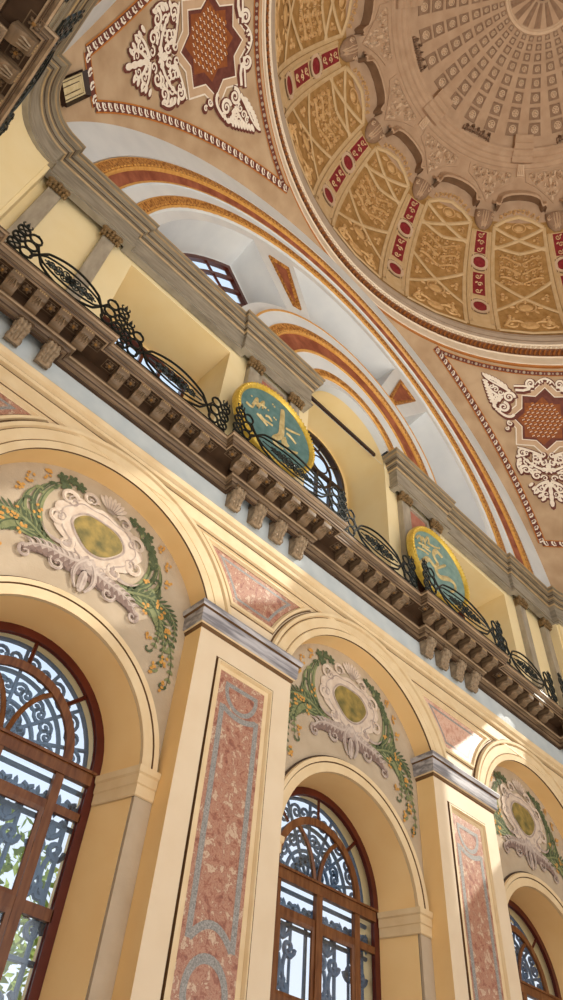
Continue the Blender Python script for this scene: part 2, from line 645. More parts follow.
HO = 0.214
central = [(1.2 - HO, gz0 + 0.004)] + arc(1.2, 2.195, HO, -pi / 2, pi / 2, 24) + [(1.2 + HO, gz0 + 0.004)]
m.plate([(-0.13, gz0), (1.2 - HO, gz0), (1.2 - HO, 2.281), (-0.13, 2.281)], [door_outline(BAY[0], NH, gz0 + 0.004, 2.078)], Y_GAL, Y_GAL + 0.01, back=False, edges=False)
m.plate([(1.2 + HO, gz0), (2.53, gz0), (2.53, 2.281), (1.2 + HO, 2.281)], [door_outline(BAY[2], NH, gz0 + 0.004, 2.078)], Y_GAL, Y_GAL + 0.01, back=False, edges=False)
for (cx, sg) in ((-0.128, -1), (2.528, 1)):
    m.grid([[(cx, 1.055, z)] + [(cx + sg * 0.166 * sin(t * pi / 24), 0.838 + 0.166 * cos(t * pi / 24), z) for t in range(13)] + [(cx + sg * 0.225, 0.838, z)] for z in (gz0, 2.281)])
for c in (BAY[0], BAY[2]):
    m.cur = 1
    o = door_outline(c, NH, gz0, 2.078)
    m.grid([[(p[0], Y_GAL, p[1]) for p in o], [(p[0], Y_BACK, p[1]) for p in o]])
    m.plate([(c - NH, gz0), (c + NH, gz0), (c + NH, 2.078), (c - NH, 2.078)], [door_outline(c, 0.18, gz0 + 0.004, 2.062)], Y_BACK, Y_BACK + 0.03, back=False)
m.cur = 1
m.grid([[(p[0], Y_GAL, p[1]) for p in central], [(p[0], Y_BACK, p[1]) for p in central]])
m.plate([(0.975, gz0), (1.425, gz0), (1.425, 2.44), (0.975, 2.44)], [[(1.008, gz0 + 0.004)] + arc(1.2, 2.2, 0.192, -pi / 2, pi / 2, 24) + [(1.392, gz0 + 0.004)]], Y_BACK, Y_BACK + 0.03, back=False)
wall_set(m.build('gallery', [M['yellow'], M['yellow_deep']]), 'wall_{}_gallery', ('front', 'left'))
m = MB()
m.plate([(-0.13, gz0), (2.53, gz0), (2.53, 2.42), (-0.13, 2.42)], [[(0.24, 1.70), (0.24, 2.09), (0.56, 2.09), (0.56, 1.70)]], Y_GAL, Y_GAL + 0.01)  # unseen wall, its opening shaped to throw sun on the pilaster
for (cx, sg) in ((-0.128, -1), (2.528, 1)):
    m.grid([[(cx, 1.055, z)] + [(cx + sg * 0.166 * sin(t * pi / 24), 0.838 + 0.166 * cos(t * pi / 24), z) for t in range(13)] + [(cx + sg * 0.225, 0.838, z)] for z in (gz0, 2.281)])
o = m.build('wall_right_gallery', [M['yellow']])
put(structure(o), (0, 0, 0), -pi / 2)

# lunette wall under the great arch: three fan-shaped splayed window recesses round the central arch
ZL = 2.235
Y_LUN, Y_LB = 1.06, 1.205
R_LUN = 1.05


def fan(a0, a1, r0, r1, zmin=None, n=14):
    """a ring sector; zmin cuts its foot level"""
    p = arc(1.2, ZL, r1, a0, a1, n) + list(reversed(arc(1.2, ZL, r0, a0, a1, n)))
    return p


D2 = pi / 180
FANS = [(-88, -37), (-21.5, 21.5), (37, 88)]
m = MB()
hol = []
for a0, a1 in FANS:
    hol.append(fan(a0 * D2, a1 * D2, 0.61, 1.0))
opening = [(1.0, 2.236)] + arc(1.2, 2.236, 0.2, -pi / 2, pi / 2, 20)[1:-1] + [(1.4, 2.236)]
opening = arc(1.2, 2.195, 0.2185, -80 * D2, 80 * D2, 20)
m.plate([(1.2 - 1.08, 2.235)] + arc(1.2, ZL, 1.08, -pi / 2, pi / 2, 48)[1:-1] + [(1.2 + 1.08, 2.235)], hol + [opening], Y_LUN, Y_LUN + 0.01, back=False, edges=False)
for a0, a1 in FANS:
    A = fan(a0 * D2, a1 * D2, 0.61, 1.0)
    ins = 0.8
    B = fan((a0 + ins) * D2, (a1 - ins) * D2, 0.63, 0.972)
    m.grid([[(p[0], Y_LUN, p[1]) for p in A], [(p[0], Y_LB, p[1]) for p in B]], close_u=True)
    Cc = fan((a0 + ins + 1.0) * D2, (a1 - ins - 1.0) * D2, 0.645, 0.962)
    m.plate(B, [Cc], Y_LB, Y_LB + 0.03, back=False)
wall_set(m.build('lunette', M['white']), 'wall_{}_lunette', ('front', 'left'))
m = MB()
m.plate([(1.2 - 1.5, 2.235)] + arc(1.2, ZL, 1.33, -pi / 2, pi / 2, 48)[1:-1] + [(1.2 + 1.5, 2.235)], [fan(-21.5 * D2, 21.5 * D2, 0.58, 1.02)], Y_LUN, Y_LUN + 0.01, back=False)  # unseen lunette, cut only where sun should reach the left tympanum
put(structure(m.build('wall_right_lunette', M['white'])), (0, 0, 0), -pi / 2)

# great arch: grey order from the pendentive edge, stepping back to the lunette
def arch_ring(mb, a, b, n=56, amax=None):
    """a, b = (zc, r, y); a stepped ring between two arcs cut level at the cornice"""
    rows = []
    for zc, r, y in (a, b):
        am = pi / 2 if zc >= 2.27 else pi - acos(max(-1, min(1, (zc - 2.262) / r))) if False else acos(max(-1, (2.262 - zc) / r))
        rows.append([(p[0], y, p[1]) for p in arc(1.2, zc, r, -am, am, n)])
    mb.grid(rows)


m = MB()
arch_ring(m, (2.07, 1.435, 1.004), (2.145, 1.272, 1.008))
arch_ring(m, (2.145, 1.272, 1.008), (2.145, 1.272, 1.030))
arch_ring(m, (2.18, 1.163, 1.03), (2.18, 1.160, 1.046))
arch_ring(m, (2.18, 1.160, 1.036), (2.225, 1.096, 1.04))
arch_ring(m, (2.225, 1.096, 1.04), (2.225, 1.096, 1.058))
arch_ring(m, (2.235, 1.047, 1.05), (2.235, 1.040, 1.0595))
wall_set(m.build('arch', M['white']), 'trim_great_arch_{}')

# pendentives: parts of one sphere between the great arches and the dome ring
PZ, PR = 2.07, 2.076


def sph(az, el, h=0.0):
    r = (PR - h) * cos(el)
    return (CX + r * sin(az), CY + r * cos(az), PZ + (PR - h) * sin(el))


m = MB()
els = [asin((2.27 + (3.484 - 2.27) * i / 40 - PZ) / PR) for i in range(41)]
for q in range(4):
    a_mid = pi / 4 + q * pi / 2
    rows = []
    for el in els:
        r = PR * cos(el)
        hw = pi / 4 - acos(min(1, 1.5055 / r)) if r > 1.5055 else pi / 4
        rows.append([sph(a_mid - hw + 2 * hw * j / 56, el) for j in range(57)])
    m.grid(rows)
structure(m.build('ceiling_pendentives', M['pend'], smooth=1.0))

# dome ring and dome shell
m = MB()
RINGP = [(1.56, 3.470, 0), (1.532, 3.487, 0), (1.530, 3.515, 0), (1.521, 3.520, 1), (1.517, 3.526, 1), (1.516, 3.590, 1), (1.510, 3.597, 2), (1.511, 3.603, 2), (1.511, 3.665, 2), (1.504, 3.671, 3), (1.506, 3.676, 3), (1.506, 3.700, 3), (1.496, 3.706, 4), (1.488, 3.722, 4), (1.494, 3.745, 4), (1.484, 3.768, 4), (1.490, 3.785, 4), (1.488, 3.798, 2), (1.494, 3.806, 2), (1.497, 3.82, 2)]
m.lathe(RINGP, (CX, CY), -pi, pi, 160)
structure(m.build('trim_dome_ring', [M['ring_orange'], M['ring_cream'], M['ring_brown'], M['ring_cream'], M['ring_grey']], smooth=0.5))

DZ, DR = 3.73, 1.5


def dom(az, el, h=0.0):
    """azimuth and elevation in degrees on the dome, h inwards"""
    a, e_ = az * D2, el * D2
    r = (DR - h) * cos(e_)
    return (CX + r * sin(a), CY + r * cos(a), DZ + (DR - h) * sin(e_))


m = MB()
lev = [0.5 * q for q in range(78)] + [39]
prof = [(DR * cos(e_ * D2), DZ + DR * sin(e_ * D2), 0) for e_ in lev]
prof[-1] = prof[-1][:2] + (1,)
prof += [(DR * cos(e_ * D2), DZ + DR * sin(e_ * D2), 1) for e_ in [39.5 + 0.5 * q for q in range(101)] + [89.99]]
m.lathe(prof, (CX, CY), -pi, pi, 256)
structure(m.build('ceiling_dome', [M['dome_gold'], M['dome_tan']], smooth=1.0))

# ---------------------------------------------------------------- mouldings that run along the walls
def mirror_path(p):
    return [(2.4 - x, y) for x, y in reversed(p)]


# string course above the arcade
m = MB()
prof = [(0.0, 1.192), (0.004, 1.196, 1), (0.004, 1.2, 0), (0.009, 1.203), (0.009, 1.209), (0.003, 1.214), (0.003, 1.245, 1), (0.0008, 1.2465, 1), (0.0008, 1.2505, 0), (0.010, 1.252), (0.012, 1.260, 1), (0.010, 1.263, 0), (0.018, 1.268), (0.021, 1.280), (0.019, 1.284), (0.0, 1.2865)]
m.sweep([(-0.3, 0.0), (-0.3, Y_WALL), (2.7, Y_WALL), (2.7, 0.0)], prof)
structure(m.build('trim_string_course', [M['cream_edge'], M['line']]))

# gallery cornice: architrave, soffit and ledge, broken forward over every pilaster
LREF = 1.005
left = [(-0.305, -0.3), (-0.305, 0.5535), (-0.281, 0.5535), (-0.281, 0.981), (0.1465, 0.981), (0.1465, 1.005), (0.671, 1.005), (0.671, 0.981), (0.939, 0.981), (0.939, 1.005)]
m = MB()
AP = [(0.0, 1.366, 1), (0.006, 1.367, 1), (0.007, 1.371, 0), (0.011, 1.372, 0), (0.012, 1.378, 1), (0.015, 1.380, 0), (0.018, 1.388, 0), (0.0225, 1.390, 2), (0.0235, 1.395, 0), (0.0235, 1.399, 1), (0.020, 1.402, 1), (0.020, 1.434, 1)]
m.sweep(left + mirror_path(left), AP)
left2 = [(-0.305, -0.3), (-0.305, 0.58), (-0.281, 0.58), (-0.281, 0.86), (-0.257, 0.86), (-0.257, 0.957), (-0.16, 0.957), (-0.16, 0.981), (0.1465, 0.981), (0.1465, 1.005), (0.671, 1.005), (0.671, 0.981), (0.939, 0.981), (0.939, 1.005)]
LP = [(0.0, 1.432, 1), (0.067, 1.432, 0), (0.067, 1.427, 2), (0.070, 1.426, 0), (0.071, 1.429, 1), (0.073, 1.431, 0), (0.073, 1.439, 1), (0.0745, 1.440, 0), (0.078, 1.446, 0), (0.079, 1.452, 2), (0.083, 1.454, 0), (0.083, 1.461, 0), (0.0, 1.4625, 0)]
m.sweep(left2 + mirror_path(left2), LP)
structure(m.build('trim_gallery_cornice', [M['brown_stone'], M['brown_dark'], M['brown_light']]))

# upper entablature with rounded corners
fil = [(-0.128 - 0.151 * cos(t * pi / 20), 0.838 + 0.151 * sin(t * pi / 20)) for t in range(0, 11)]
left3 = [(-0.33, -0.3), (-0.33, 0.5225), (-0.315, 0.5225), (-0.315, 0.8379)] + fil + [(-0.1279, 1.015), (0.176, 1.015), (0.176, 1.03), (0.640, 1.03), (0.640, 1.015), (0.960, 1.015), (0.960, 1.056)]
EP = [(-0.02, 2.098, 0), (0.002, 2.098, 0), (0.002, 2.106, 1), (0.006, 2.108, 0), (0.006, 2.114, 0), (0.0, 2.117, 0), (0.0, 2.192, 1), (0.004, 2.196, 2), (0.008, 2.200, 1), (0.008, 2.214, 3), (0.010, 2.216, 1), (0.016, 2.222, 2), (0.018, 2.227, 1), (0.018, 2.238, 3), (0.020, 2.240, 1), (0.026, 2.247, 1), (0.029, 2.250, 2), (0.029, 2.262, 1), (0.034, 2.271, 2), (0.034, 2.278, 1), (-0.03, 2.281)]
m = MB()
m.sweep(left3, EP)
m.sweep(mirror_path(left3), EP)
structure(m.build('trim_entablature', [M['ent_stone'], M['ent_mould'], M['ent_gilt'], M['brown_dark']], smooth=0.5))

# ================================================================ ARCADE: pilasters, arches, panels, windows
def frame_rect(mb, x0, x1, z0, z1, prof):
    """moulded frame: prof = (inset, depth[, material]) from outside to inside"""
    keep = mb.cur
    rows = [[(x0 + i, y, z0 + i), (x1 - i, y, z0 + i), (x1 - i, y, z1 - i), (x0 + i, y, z1 - i)] for i, y in [(p[0], p[1]) for p in prof]]
    for k in range(len(rows) - 1):
        if len(prof[k]) > 2:
            mb.cur = prof[k][2]
        mb.grid([rows[k], rows[k + 1]], close_u=True)
    mb.cur = keep


def closed_band(pts, wd):
    """outline of a closed band of width wd round a convex-ish loop"""
    n = len(pts)
    out = []
    for i in range(n):
        a, b = pts[i - 1], pts[(i + 1) % n]
        p = pts[i]
        d1 = (p[0] - a[0], p[1] - a[1])
        d2 = (b[0] - p[0], b[1] - p[1])
        q1, q2 = math.hypot(*d1) or 1e-9, math.hypot(*d2) or 1e-9
        n1, n2 = (-d1[1] / q1, d1[0] / q1), (-d2[1] / q2, d2[0] / q2)
        k = 1 + n1[0] * n2[0] + n1[1] * n2[1]
        k = max(k, 0.5)
        out.append((p[0] + (n1[0] + n2[0]) / k * wd, p[1] + (n1[1] + n2[1]) / k * wd))
    return out


def make_pilaster(cx, label):
    A = (cx, 1.0, ZF)
    t = thing('pilaster', label, 'pilaster', A, 'marble-panelled pilasters between the arched windows')
    hw = 0.1335
    px, pz0, pz1 = 0.083, -0.17, 0.892
    m = MB()
    m.plate([(cx - hw, ZF), (cx + hw, ZF), (cx + hw, 0.95), (cx - hw, 0.95)], [[(cx - px, pz0), (cx + px, pz0), (cx + px, pz1), (cx - px, pz1)]], 1.0, Y_TYM, back=False, edges=False)
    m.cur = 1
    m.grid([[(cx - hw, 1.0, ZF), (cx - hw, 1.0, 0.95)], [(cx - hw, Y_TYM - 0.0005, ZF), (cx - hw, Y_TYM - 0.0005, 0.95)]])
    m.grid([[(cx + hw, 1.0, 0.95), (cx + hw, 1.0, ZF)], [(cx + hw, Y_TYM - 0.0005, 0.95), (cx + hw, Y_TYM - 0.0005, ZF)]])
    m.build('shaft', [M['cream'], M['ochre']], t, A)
    m = MB()
    frame_rect(m, cx - px, cx + px, pz0, pz1, [(0, 1.0, 1), (0.0035, 1.003, 1), (0.004, 0.997, 0), (0.009, 0.995, 0), (0.0115, 1.0, 0), (0.012, 1.002, 0), (0.020, 1.0035, 0), (0.0212, 1.0046, 1), (0.0235, 1.0046, 1)])
    m.build('panel_frame', [M['cream_edge'], M['line']], t, A)
    m = MB()
    m.face([(cx - px + 0.02, 1.0044, pz0 + 0.02), (cx + px - 0.02, 1.0044, pz0 + 0.02), (cx + px - 0.02, 1.0044, pz1 - 0.02), (cx - px + 0.02, 1.0044, pz1 - 0.02)])
    mp = m.build('marble_panel', M['rose_marble'], t, A)
    f = flat(1.0041, cx)
    m = MB()
    zc = 0.312
    for sg in (1, -1):
        Z = lambda z: zc + sg * (z - zc)
        # side strips with a hollow top and an arched foot
        top = [(0.045 * q / 6, Z(0.782 + 0.012 * (q / 6) ** 2)) for q in range(-6, 7)]
        foot = [(0.045 * q / 6, Z(0.408 - 0.028 * (q / 6) ** 2)) for q in range(-6, 7)]
        m.ribbon(f, top, 0.012, 0.0001)
        m.ribbon(f, foot, 0.013, 0.0001)
        for sx in (-1, 1):
            m.ribbon(f, [(sx * 0.047, Z(0.378)), (sx * 0.047, Z(0.798))], 0.0125, 0.0002)
        lun = [(0.041 * cos(pi + pi * q / 16), Z(0.842 + 0.047 * sin(pi + pi * q / 16))) for q in range(17)]
        m.ribbon(f, lun, 0.010, 0.0001)
        m.ribbon(f, [(-0.045, Z(0.847)), (0.045, Z(0.847))], 0.010, 0.0003)
    m.ring(f, (0, zc), 0.035, 0.048, 0.0001, 28, ry=1.15)
    m.build('granite_inlay', M['grey_inlay'], t, A)
    # capital: veined band between thin mouldings
    m = MB()
    path = [(cx - hw, Y_TYM - 0.0005), (cx - hw, 1.0), (cx + hw, 1.0), (cx + hw, Y_TYM - 0.0005)]
    m.sweep(path, [(0.0, 0.938, 0), (0.003, 0.941, 0), (0.004, 0.946, 1), (0.007, 0.948, 2), (0.010, 0.952, 2), (0.011, 0.981, 0), (0.016, 0.983, 3), (0.019, 0.992, 3), (0.018, 0.996, 3), (-0.03, 0.998, 3)])
    m.build('capital', [M['line'], M['cream_edge'], M['cap_marble'], M['cap_marble']], t, A)
    return t


make_pilaster(CL[1], 'cream pilaster with rose marble panel in shade, nearest and largest')
make_pilaster(CL[2], 'cream pilaster with marble panel, sunlit at its top, between the middle and right windows')

SIDE = ['large left window', 'middle window', 'small window at right edge']
for i, c in enumerate(BAY):
    # moulded archivolt on the wall face
    m = MB()
    am = asin(0.272 / RA)
    prof = [(0.0, 1.0045, 1), (0.0, 1.0, 0), (0.016, 0.997, 0), (0.018, 1.0, 1), (0.0195, 1.0, 0), (0.020, 0.998, 0), (0.044, 0.996, 0), (0.046, 1.0, 1), (0.048, 1.0, 0), (0.050, 0.993, 0), (0.058, 0.992, 0), (0.061, 0.999, 1), (0.063, 1.0, 1), (0.0635, 1.0045, 1)]
    rows = []
    for p in prof:
        r = RA + p[0]
        a = asin(min(0.999, 0.272 / RA)) if p[0] < 0.001 else acos(max(-1, (0.998 - ZA) / r))
        a = min(a, acos((0.998 - ZA) / r))
        rows.append([(q[0], p[1], q[1]) for q in arc(c, ZA, r, -a, a, 40)])
    for k_ in range(len(rows) - 1):
        m.cur = prof[k_][2]
        m.grid([rows[k_], rows[k_ + 1]])
    tag(m.build('arch_moulding', [M['cream_edge'], M['line']]), 'broad cream arch moulding over the painted recess of the ' + SIDE[i], 'arch moulding', 'outer arch mouldings of the arcade')
    # inner archivolt and its impost piers
    A = (c, Y_TYM, ZF)
    t = thing('inner_arch', 'cream inner arch with impost blocks framing the ' + SIDE[i], 'arch', A, 'inner arches round the windows')
    m = MB()
    prof = [(0.0, 1.0545, 0), (0.0, 1.047, 0), (0.020, 1.046, 0), (0.0212, 1.049, 1), (0.0225, 1.044, 0), (0.032, 1.042, 0), (0.034, 1.048, 2), (0.0376, 1.049, 2), (0.0378, 1.0545, 2)]
    rows = [[(q[0], p[1], q[1]) for q in arc(c, ZI, RI + p[0], -pi / 2, pi / 2, 40)] for p in prof]
    for k_ in range(len(rows) - 1):
        m.cur = prof[k_][2]
        m.grid([rows[k_], rows[k_ + 1]])
    m.build('archivolt', [M['cream_edge'], M['line'], M['brown_dark']], t, A)  # dark outer edge colours in the brown shadow round the arch
    for sx in (-1, 1):
        m = MB()
        x0, x1 = sorted((c + sx * (RI + 0.0004), c + sx * 0.261))
        m.box(x0, x1, 1.0475, 1.0532, ZF + 0.002, 0.57)
        m.build('pier', M['tympanum'], t, A)  # pier given the darker plaster colour in place of shade on cream
        m = MB()
        pts = [(c + sx * 0.2608, 1.047), (c + sx * RI, 1.047), (c + sx * 0.2005, 1.1435)]
        if sx > 0:
            pts = pts[::-1]
        m.sweep(pts, [(0.0006, 0.570), (0.003, 0.572), (0.003, 0.590), (0.0055, 0.592), (0.0055, 0.608), (0.009, 0.611), (0.010, 0.622), (0.0006, 0.625)])
        m.build('impost', M['cream_edge'], t, A)

# marble panels in the spandrels over the pilasters
SPL = ['rose marble spandrel panel at the left edge, above the big left arch', 'rose marble spandrel panel between the left and middle arches', 'pale sunlit marble spandrel panel between the middle and right arches', 'marble spandrel panel beyond the right arch']
for i, cx in enumerate(CL[:3]):
    A = (cx, 1.005, 1.1)
    t = thing('spandrel_panel', SPL[i], 'marble panel', A, 'marble panels between the arches')
    # outline: flat top, flat foot, sides hollowed by the arches
    def loop(ins):
        L = []
        ro = RA + 0.066 + ins
        zt, zb = 1.190 - ins, 1.040 + ins
        cl, cr = cx - 0.395, cx + 0.395
        at, ab = acos((zt - ZA) / ro), acos((zb - ZA) / ro)
        a0 = asin(min(1, (zt - ZA) / ro))
        n = 12
        for q in range(n + 1):
            z = zt + (zb - zt) * q / n
            L.append((cl + sqrt(ro * ro - (z - ZA) ** 2), z))
        for q in range(n + 1):
            z = zb + (zt - zb) * q / n
            L.append((cr - sqrt(ro * ro - (z - ZA) ** 2), z))
        return L
    m = MB()
    pr = [(0.0, 1.005, 1), (0.003, 1.004, 0), (0.004, 0.998, 0), (0.010, 0.997, 0), (0.013, 1.002, 0), (0.0145, 1.0035, 1), (0.0165, 1.0035, 1)]
    rows = [[(p[0], y, p[1]) for p in loop(q)] for q, y in [(a[0], a[1]) for a in pr]]
    for k_ in range(len(rows) - 1):
        m.cur = pr[k_][2]
        m.grid([rows[k_], rows[k_ + 1]], close_u=True)
    m.build('panel_frame', [M['cream_edge'], M['line']], t, A)
    m = MB()
    m.plate(loop(0.0155), [], 1.0032, 1.004, back=False, edges=False)
    m.build('marble_panel', M['rose_marble' if i < 2 else 'sunlit_marble'], t, A)
    m = MB()
    m.band(flat(1.003), loop(0.034), loop(0.027), 0.0)
    m.build('granite_inlay', M['grey_inlay'], t, A)

# windows of the arcade
def half_loop(cx, r, zc, z0, n=28):
    return [(cx - r, z0)] + arc(cx, zc, r, -pi / 2, pi / 2, n) + [(cx + r, z0)]


ZW = 0.632
for i, c in enumerate(BAY):
    A = (c, Y_WIN, ZF)
    t = bpy.data.objects.new('window_%d' % (i + 1), None)
    COL.objects.link(t)
    t.location = W(*A)
    structure(t)
    zb = -0.16
    y0, y1 = Y_WIN - 0.005, Y_WIN + 0.004
    m = MB()
    m.plate(half_loop(c, 0.2, ZW, zb), [half_loop(c, 0.183, ZW, zb + 0.018)], y0, y1)
    m.plate(half_loop(c, 0.1835, ZW, zb + 0.018), [half_loop(c, 0.1815, ZW, zb + 0.02)], y0 + 0.006, y1, side_mi=0)
    m.build('frame', M['wood_dark'], t, A)
    m = MB()
    m.plate(arc(c, ZW - 0.006, 0.1395, -pi / 2, pi / 2, 30) + list(reversed(arc(c, ZW - 0.006, 0.1225, -pi / 2, pi / 2, 30))), [], y0 + 0.002, y1)
    m.build('inner_arch_bar', M['wood'], t, A)
    for sx in (-1, 1):
        m = MB()
        P = bez((sx * 0.006, 0.0), (sx * 0.012, 0.05), (sx * 0.03, 0.085), (sx * 0.066, 0.108), 12)
        m.tube([(c + p[0], Y_WIN + 0.004, ZW - 0.005 + p[1]) for p in P], 0.0055, 6)
        m.build('tracery_bar', M['wood'], t, A)
    for d in (-45, 0, 45):
        m = MB()
        a, b = 0.137, 0.185
        q = d * D2
        m.tube([(c + r * sin(q), Y_WIN + 0.004, ZW + r * cos(q)) for r in (a, b)], 0.0045, 4)
        m.build('radial_bar', M['wood_dark'], t, A)
    for z, hh, yo in ((0.613, 0.013, 0.004), (0.543, 0.007, 0.0), (0.388, 0.009, 0.0), (0.2, 0.009, 0.0), (0.02, 0.012, 0.0)):
        m = MB()
        m.box(c - 0.185, c + 0.185, y0 - yo, y1, z - hh, z + hh)
        if hh > 0.0125:
            m.box(c - 0.19, c + 0.19, y0 - yo - 0.004, y1, z + hh - 0.005, z + hh)
        m.build('transom' if hh > 0.01 else 'rail', M['wood'], t, A)
    for x, hw_ in ((0, 0.009), (-0.124, 0.0085), (0.124, 0.0085)):
        m = MB()
        m.box(c + x - hw_, c + x + hw_, y0 - (0.003 if x == 0 else 0.001), y1, zb, 0.612)
        m.build('mullion', M['wood'], t, A)
    for z0_, z1_ in ((0.397, 0.536), (0.209, 0.379), (0.03, 0.191)):
        for x0, x1 in ((-0.115, -0.009), (0.009, 0.115)):
            m = MB()
            frame_rect(m, c + x0, c + x1, z0_, z1_, [(0, y0), (0.007, y0 + 0.002), (0.0075, Y_WIN + 0.0015)])
            m.build('sash', M['wood'], t, A)
    m = MB()
    m.plate(half_loop(c, 0.184, ZW, zb), [], Y_WIN + 0.002, Y_WIN + 0.0025, back=False, edges=False)
    m.build('pane', M['glass'], t, A)

    # wrought-iron grille outside
    m = MB()
    gy = Y_WIN + 0.032
    f = lambda s, q, h: (c + s, gy - h, q)
    T = lambda P, r=0.0030: m.tube([(c + p[0], gy, p[1]) for p in P], r * 1.45, 5)
    for k_ in range(-4, 5):
        x = k_ * 0.045
        T([(x, zb), (x, 0.56)], 0.0030 if k_ % 2 == 0 else 0.0024)
    for z in (0.075, 0.33, 0.535, 0.60):
        T([(-0.196, z), (0.196, z)], 0.0034)
    for k_ in range(-4, 5):   # frieze of curls between the rails
        x = k_ * 0.0445
        for q in (-1, 1):
            T(spiral((x + q * 0.0105, 0.566), 0.0125, pi / 2, 1.3, q, 14), 0.0034)
        m.blob(lambda s, q_, h: (c + s, gy - h, q_), (x + 0.022, 0.566), 0.006, 0.022, -0.004, 0.004, 8)
    for z0_ in (0.085, 0.34):
        for xx in (-0.157, -0.0675, 0.0675, 0.157):
            for q in (-1, 1):
                T(spiral((xx + q * 0.020, z0_ + 0.03), 0.0175, 0 if q > 0 else pi, 1.35, q, 18), 0.0034)
                T(spiral((xx + q * 0.019, z0_ + 0.155), 0.018, 0 if q > 0 else pi, 1.35, -q, 18), 0.0036)
                T(bez((xx + q * 0.0375, z0_ + 0.03), (xx + q * 0.034, z0_ + 0.08), (xx - q * 0.012, z0_ + 0.09), (xx + q * 0.010, z0_ + 0.14)), 0.0032)
                T(spiral((xx + q * 0.012, z0_ + 0.086), 0.0125, pi / 2, 1.2, q, 12), 0.0034)
                T(bez((xx, z0_ + 0.17), (xx + q * 0.022, z0_ + 0.18), (xx + q * 0.026, z0_ + 0.195), (xx + q * 0.012, z0_ + 0.203), 8), 0.0034)
            m.blob(lambda s, q_, h: (c + s, gy - h, q_), (xx, z0_ + 0.185), 0.012, 0.018, -0.004, 0.006, 8)
            m.blob(lambda s, q_, h: (c + s, gy - h, q_), (xx, z0_ + 0.115), 0.008, 0.012, -0.004, 0.006, 8)
    # fan-shaped head
    for r in (0.07, 0.125, 0.185):
        T([(p[0] - 0, p[1]) for p in arc(0, ZW, r, -pi / 2, pi / 2, 26)], 0.0032)
    for d in range(-75, 76, 25):
        q = d * D2
        T([(0.02 * sin(q), ZW + 0.02 * cos(q)), (0.185 * sin(q), ZW + 0.185 * cos(q))], 0.0028)
        for sg in (-1, 1):
            qq = (d + sg * 7.5) * D2
            T(spiral((0.098 * sin(qq), ZW + 0.098 * cos(qq)), 0.0165, -q, 1.4, sg, 16), 0.0026)
            T(spiral((0.045 * sin(qq), ZW + 0.05 * cos(qq)), 0.011, -q, 1.3, sg, 12), 0.003)
            T(spiral((0.155 * sin(qq), ZW + 0.155 * cos(qq)), 0.019, -q + pi, 1.4, -sg, 16), 0.0026)
    g_ = m.build('window_grille', M['grille_iron'], None, (c, gy, 0.3))
    tag(g_, 'scrolled wrought-iron grille seen through the ' + SIDE[i], 'window grille', 'iron grilles outside the windows')

